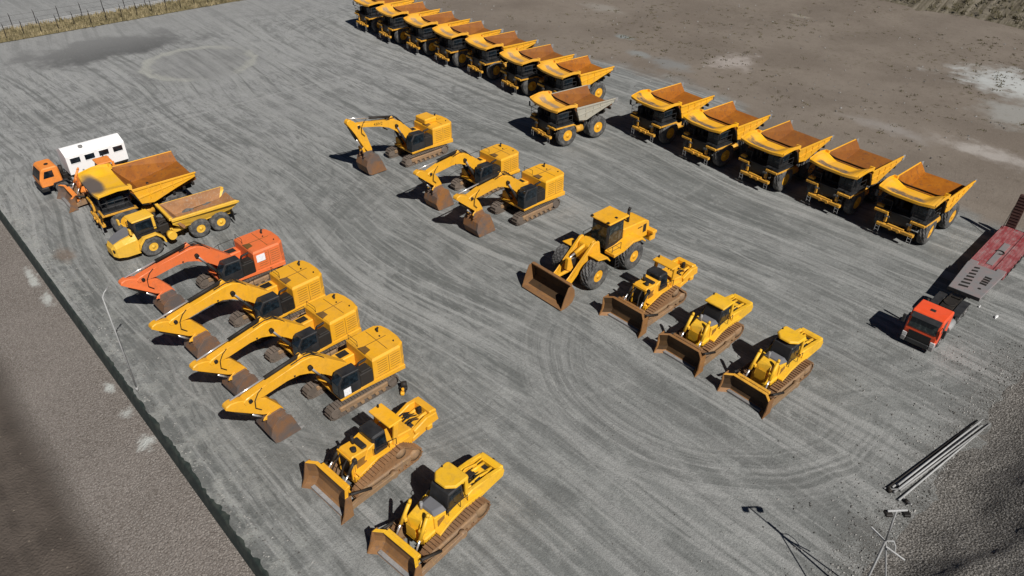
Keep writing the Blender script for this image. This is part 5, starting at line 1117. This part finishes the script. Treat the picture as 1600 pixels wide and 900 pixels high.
# gravel heap lower right
def heap_mat():
    t = NT('dark gravel heap'); q = wp(t)
    sp = t.noise(q, 9.0, 3, .9); v = t.vor(q, 8.0); a = t.noise(q, .35, 4, .65)
    k = t.mix(t.ss(a, .35, .65), (.105, .095, .080), (.195, .177, .152)); k = t.mix(t.ss(sp, .42, .66), t.mix(.7, k, (.03, .027, .024)), t.mix(.6, k, (.42, .40, .37)))
    k = t.mix(t.ss(v, .25, .1, 0, .7), k, (.27, .25, .225)); t.bump(t.mth('ADD', sp, v), 1.0, .07); return t.fin(k, .95, 0, .2)
def heap_z(u, v):
    e = -4.5 + .35 * math.sin(v * .55) + nz(u, v, .3, 4) * .7
    d = u - e
    if d < 0: return -.02 + d * .12
    h = 5.0 * d * d / (d * d + 42)
    c = d - 4.6 - 1.1 * math.sin(v * .33 + .6) - nz(v, 0, .5, 7) * .8
    ridge = .3 * math.exp(-(c / 1.0) ** 2) * (1 if c < 0 else math.exp(-c * 1.2))
    k = min(1, d / 2.5)
    return h + ridge * k + (nz(u, v, .45, 2) * .35 + nz(u, v, 1.6, 6) * .17) * k
strip('gravel_heap', rng(-5.0, 30, .35), rng(18, 62, .4), heap_z, heap_mat())

# far left: verge, pale path, dark land, fence
m_verge = plain('dry grass verge soil', ((.20, .165, .085), (.15, .125, .06), (.10, .085, .045)), 3)
strip('grass_verge', rng(-147.5, -140.5, .7), rng(-20, 170, 1.5), lambda u, v: .05 + .25 * math.sin(min(1, max(0, (-140.5 - u) / 7)) * math.pi) + nz(u, v, .8, 8) * .1, m_verge)
m_path = plain('pale gravel path', ((.34, .335, .32), (.40, .395, .38), (.28, .275, .26)), 2)
strip('pale_path', rng(-150.2, -147.3, 1.45), rng(-30, 190, 5), lambda u, v: .06, m_path)
t_ = NT('dark tarmac land'); q = wp(t_); a = t_.noise(t_.map(q, sc=(.09, .02, 1)), 1.0, 4, .6)
k = t_.mix(t_.ss(a, .42, .6), (.045, .045, .047), (.115, .115, .117)); k = t_.mix(t_.ss(t_.noise(q, .6, 4, .7), .5, .7, 0, .4), k, (.13, .13, .13)); m_dark = t_.fin(k, .9)
strip('dark_land', rng(-420, -150.1, 12), rng(-200, 330, 12), lambda u, v: -.02, m_dark)
# grass tufts on the verge : uncountable
def tufts(name, pts, mat, h0, h1, blades, spread):
    bm = bmesh.new()
    for (x, y, z, s) in pts:
        for k in range(blades):
            a = random.uniform(0, 6.283); r = random.uniform(0, spread) * s; bx, by = x + r * math.cos(a), y + r * math.sin(a)
            h = random.uniform(h0, h1) * s; w = random.uniform(.05, .12) * s; a2 = random.uniform(0, 6.283); dx, dy = math.cos(a2) * w, math.sin(a2) * w
            lx, ly = random.uniform(-.5, .5) * h, random.uniform(-.5, .5) * h
            bm.faces.new([bm.verts.new(p) for p in ((bx - dx, by - dy, z - .02), (bx + dx, by + dy, z - .02), (bx + lx + dx * .3, by + ly + dy * .3, z + h))])
    me = bpy.data.meshes.new(name); bm.to_mesh(me); bm.free(); me.materials.append(mat); o = bpy.data.objects.new(name, me); col.objects.link(o); o['kind'] = 'stuff'; return o
t_ = NT('dry grass'); m_grass = t_.fin(t_.mix(t_.ss(t_.noise(t_.obj(), .6, 4, .7), .4, .62), (.29, .235, .13), (.15, .125, .06)), .9)
pts = []
for i in range(3600):
    u = random.uniform(-147, -140.3); v = random.uniform(-15, 72); p = uv(u, v); pts.append((p.x, p.y, .12, random.uniform(.7, 1.5)))
o = tufts('verge_grass', pts, m_grass, .25, .6, 6, .35); tag(o, 'strip of dry yellowish grass under the fence at upper left', 'grass')
t_ = NT('scrub leaves'); m_scrub = t_.fin(t_.mix(t_.ss(t_.noise(t_.obj(), .35, 3, .6), .4, .62), (.075, .066, .032), (.12, .10, .048)), .9)
pts = []
while len(pts) < 3000:
    u = random.uniform(-130, 20); v = random.uniform(86, 156)
    d = nz(u, v, .045, 11) + .5 * nz(u, v, .16, 12)
    if d < random.uniform(-.15, .75): continue
    p = uv(u, v); pts.append((p.x, p.y, yard_z(u, v), random.uniform(.25, 1.0) ** 1.6))
o = tufts('field_scrub', pts, m_scrub, .06, .2, 14, .6); tag(o, 'low dark scrub scattered over the brown field', 'scrub')

# far right embankment
def emb_mat():
    t = NT('furrowed embankment'); q = wp(t); U, V, Z = t.sep(q)
    s = t.noise(t.comb(t.mth('MULTIPLY', U, .8), t.mth('MULTIPLY', V, .09)), 1.0, 6, .7); b = t.noise(q, .7, 5, .75)
    k = t.mix(t.ss(s, .38, .62), (.075, .063, .042), (.19, .165, .125)); k = t.mix(t.ss(b, .5, .68, 0, .75), k, (.075, .068, .036)); t.bump(t.mth('ADD', s, b), .9, .3); return t.fin(k, .95, 0, .2)
strip('embankment', rng(-140, 60, 1.2), rng(153, 190, 1.5), lambda u, v: min(14, max(-.3, (v - 154.5 + nz(u, v, .08, 2) * 2) * .5)) + nz(u, 0, .5, 3) * .35 * min(1, max(0, v - 154) / 3) + nz(u, v, .25, 7) * .3, emb_mat())
pts = []
for i in range(1500):
    u = random.uniform(-95, -5); v = random.uniform(155, 180)
    p = uv(u, v); pts.append((p.x, p.y, min(14, max(-.3, (v - 154.5) * .5)) + .1, random.uniform(.5, 1.5)))
o = tufts('embankment_scrub', pts, m_scrub, .2, .7, 8, .7); tag(o, 'rough scrub growing on the far right embankment', 'scrub')

# loose stones spilled from the heap, along the edge and over the yard : uncountable
def stones(name, pts, mat):
    bm = bmesh.new()
    for (x, y, z, r) in pts:
        vs_ = []
        for dx, dy, dz in ((1, 0, 0), (-.5, .9, 0), (-.6, -.8, 0), (.1, .1, .9), (0, 0, -.6)):
            vs_.append(bm.verts.new((x + r * (dx + random.uniform(-.3, .3)), y + r * (dy + random.uniform(-.3, .3)), z + r * .7 * (dz + random.uniform(-.2, .2)))))
        for i_, j_, k_ in ((0, 1, 3), (1, 2, 3), (2, 0, 3), (1, 0, 4), (2, 1, 4), (0, 2, 4)): bm.faces.new((vs_[i_], vs_[j_], vs_[k_]))
    me = bpy.data.meshes.new(name); bm.to_mesh(me); bm.free(); me.materials.append(mat); o = bpy.data.objects.new(name, me); col.objects.link(o); o['kind'] = 'stuff'; return o
t_ = NT('stone'); m_stone = t_.fin(t_.mix(t_.ss(t_.noise(t_.obj(), .8, 3, .8), .4, .6), (.07, .066, .06), (.30, .29, .27)), .9)
pts = []
for i in range(1500):
    d = random.expovariate(.55); v = random.uniform(20, 60); p = uv(-4.3 - d, v); pts.append((p.x, p.y, .02, random.uniform(.03, .10)))
for i in range(900):
    d = random.expovariate(1.1); u = random.uniform(-90, -22); p = uv(u, 7.15 + d); pts.append((p.x, p.y, .02, random.uniform(.03, .09)))
for i in range(500):
    p = uv(random.uniform(-100, -6), random.uniform(8, 76)); pts.append((p.x, p.y, .02, random.uniform(.03, .07)))
for i in range(700):
    p = uv(random.uniform(-120, 10), random.uniform(80, 150)); pts.append((p.x, p.y, .05 + yard_z(*to_uv(p.x, p.y)), random.uniform(.05, .18)))
o = stones('loose_stones', pts, m_stone); tag(o, 'loose stones strewn along the yard edges and gravel heap', 'stones')

# wire fence on the verge
fn = empty('wire_fence'); fn.location = uv(-141.6, 0, 0)
post = None; vv = 2.0; n = 0
while vv < 75:
    g = G() if post is None else None
    if post is None:
        g.cyl((0, 0, 0), (0, 0, 2.3), .06, n=8); g.tube([(0, 0, 2.28), (-.18, .16, 2.55)], .04); post = g.obj('post', 'dark', fn); p = post
    else: p = post.copy(); col.objects.link(p); p.parent = fn
    q = uv(0, vv); p.location = (q.x, q.y, 0); vv += 2.55
g = G()
for z in (.5, 1.1, 1.7, 2.2):
    a = uv(0, 2, z); b = uv(0, 75, z); g.cyl(a, b, .012, n=5)
g.obj('wire', 'dark', fn)
tag(fn, 'dark wire fence with posts along the dry grass at upper left', 'fence')
fn2 = empty('wire_fence'); fn2.location = uv(-147.2, 0, 0); vv = 2.0
while vv < 75:
    p = post.copy(); col.objects.link(p); p.parent = fn2; q = uv(0, vv + 1.1); p.location = (q.x, q.y, 0); vv += 3.6
g = G()
for z in (.6, 1.4, 2.2): g.cyl(uv(0, 2, z), uv(0, 75, z), .012, n=5)
g.obj('wire', 'dark', fn2)
tag(fn2, 'second dark wire fence behind the grass, beside the pale path', 'fence')

# ------------------------------------------------------------------ light
SUN_AZ, SUN_EL = R(-56), R(45.5)
w = bpy.data.worlds.new('World'); sc.world = w; w.use_nodes = True; nt = w.node_tree; nt.nodes.clear()
out = nt.nodes.new('ShaderNodeOutputWorld'); bg = nt.nodes.new('ShaderNodeBackground'); sky = nt.nodes.new('ShaderNodeTexSky')
sky.sky_type = 'NISHITA'; sky.sun_disc = False; sky.sun_elevation = SUN_EL; sky.sun_rotation = R(90) - SUN_AZ; sky.air_density = .32; sky.dust_density = .1; sky.ozone_density = 1.5; sky.altitude = 800
bg.inputs[1].default_value = .05
nt.links.new(sky.outputs[0], bg.inputs[0]); nt.links.new(bg.outputs[0], out.inputs[0])
sl = bpy.data.lights.new('sun', 'SUN'); sl.energy = 5.0; sl.angle = R(.5); sl.color = (1, .97, .93)
so = bpy.data.objects.new('sun', sl); col.objects.link(so)
dirv = Vector((math.cos(SUN_AZ) * math.cos(SUN_EL), math.sin(SUN_AZ) * math.cos(SUN_EL), math.sin(SUN_EL)))
so.rotation_euler = dirv.to_track_quat('Z', 'Y').to_euler(); so.location = dirv * 100

# ------------------------------------------------------------------ camera
cd = bpy.data.cameras.new('camera'); cam = bpy.data.objects.new('camera', cd); col.objects.link(cam); sc.camera = cam
cd.sensor_width = 36; cd.lens = 1161.0 / 1600 * 36; cd.clip_end = 4000; cd.clip_start = .5
p, r = R(35.07), R(.76)
fw = Vector((0, math.cos(p), -math.sin(p))); rt = Vector((1, 0, 0)); up = rt.cross(fw)
rt2 = rt * math.cos(r) + up * math.sin(r); up2 = up * math.cos(r) - rt * math.sin(r)
cam.matrix_world = Matrix(((rt2.x, up2.x, -fw.x, 0), (rt2.y, up2.y, -fw.y, 0), (rt2.z, up2.z, -fw.z, 36.45), (0, 0, 0, 1)))
vs = sc.view_settings; vs.view_transform = 'Standard'; vs.look = 'None'; vs.exposure = 0.08; vs.gamma = 1.0; vs.use_curve_mapping = False
bpy.data.meshes.remove(_tmp)
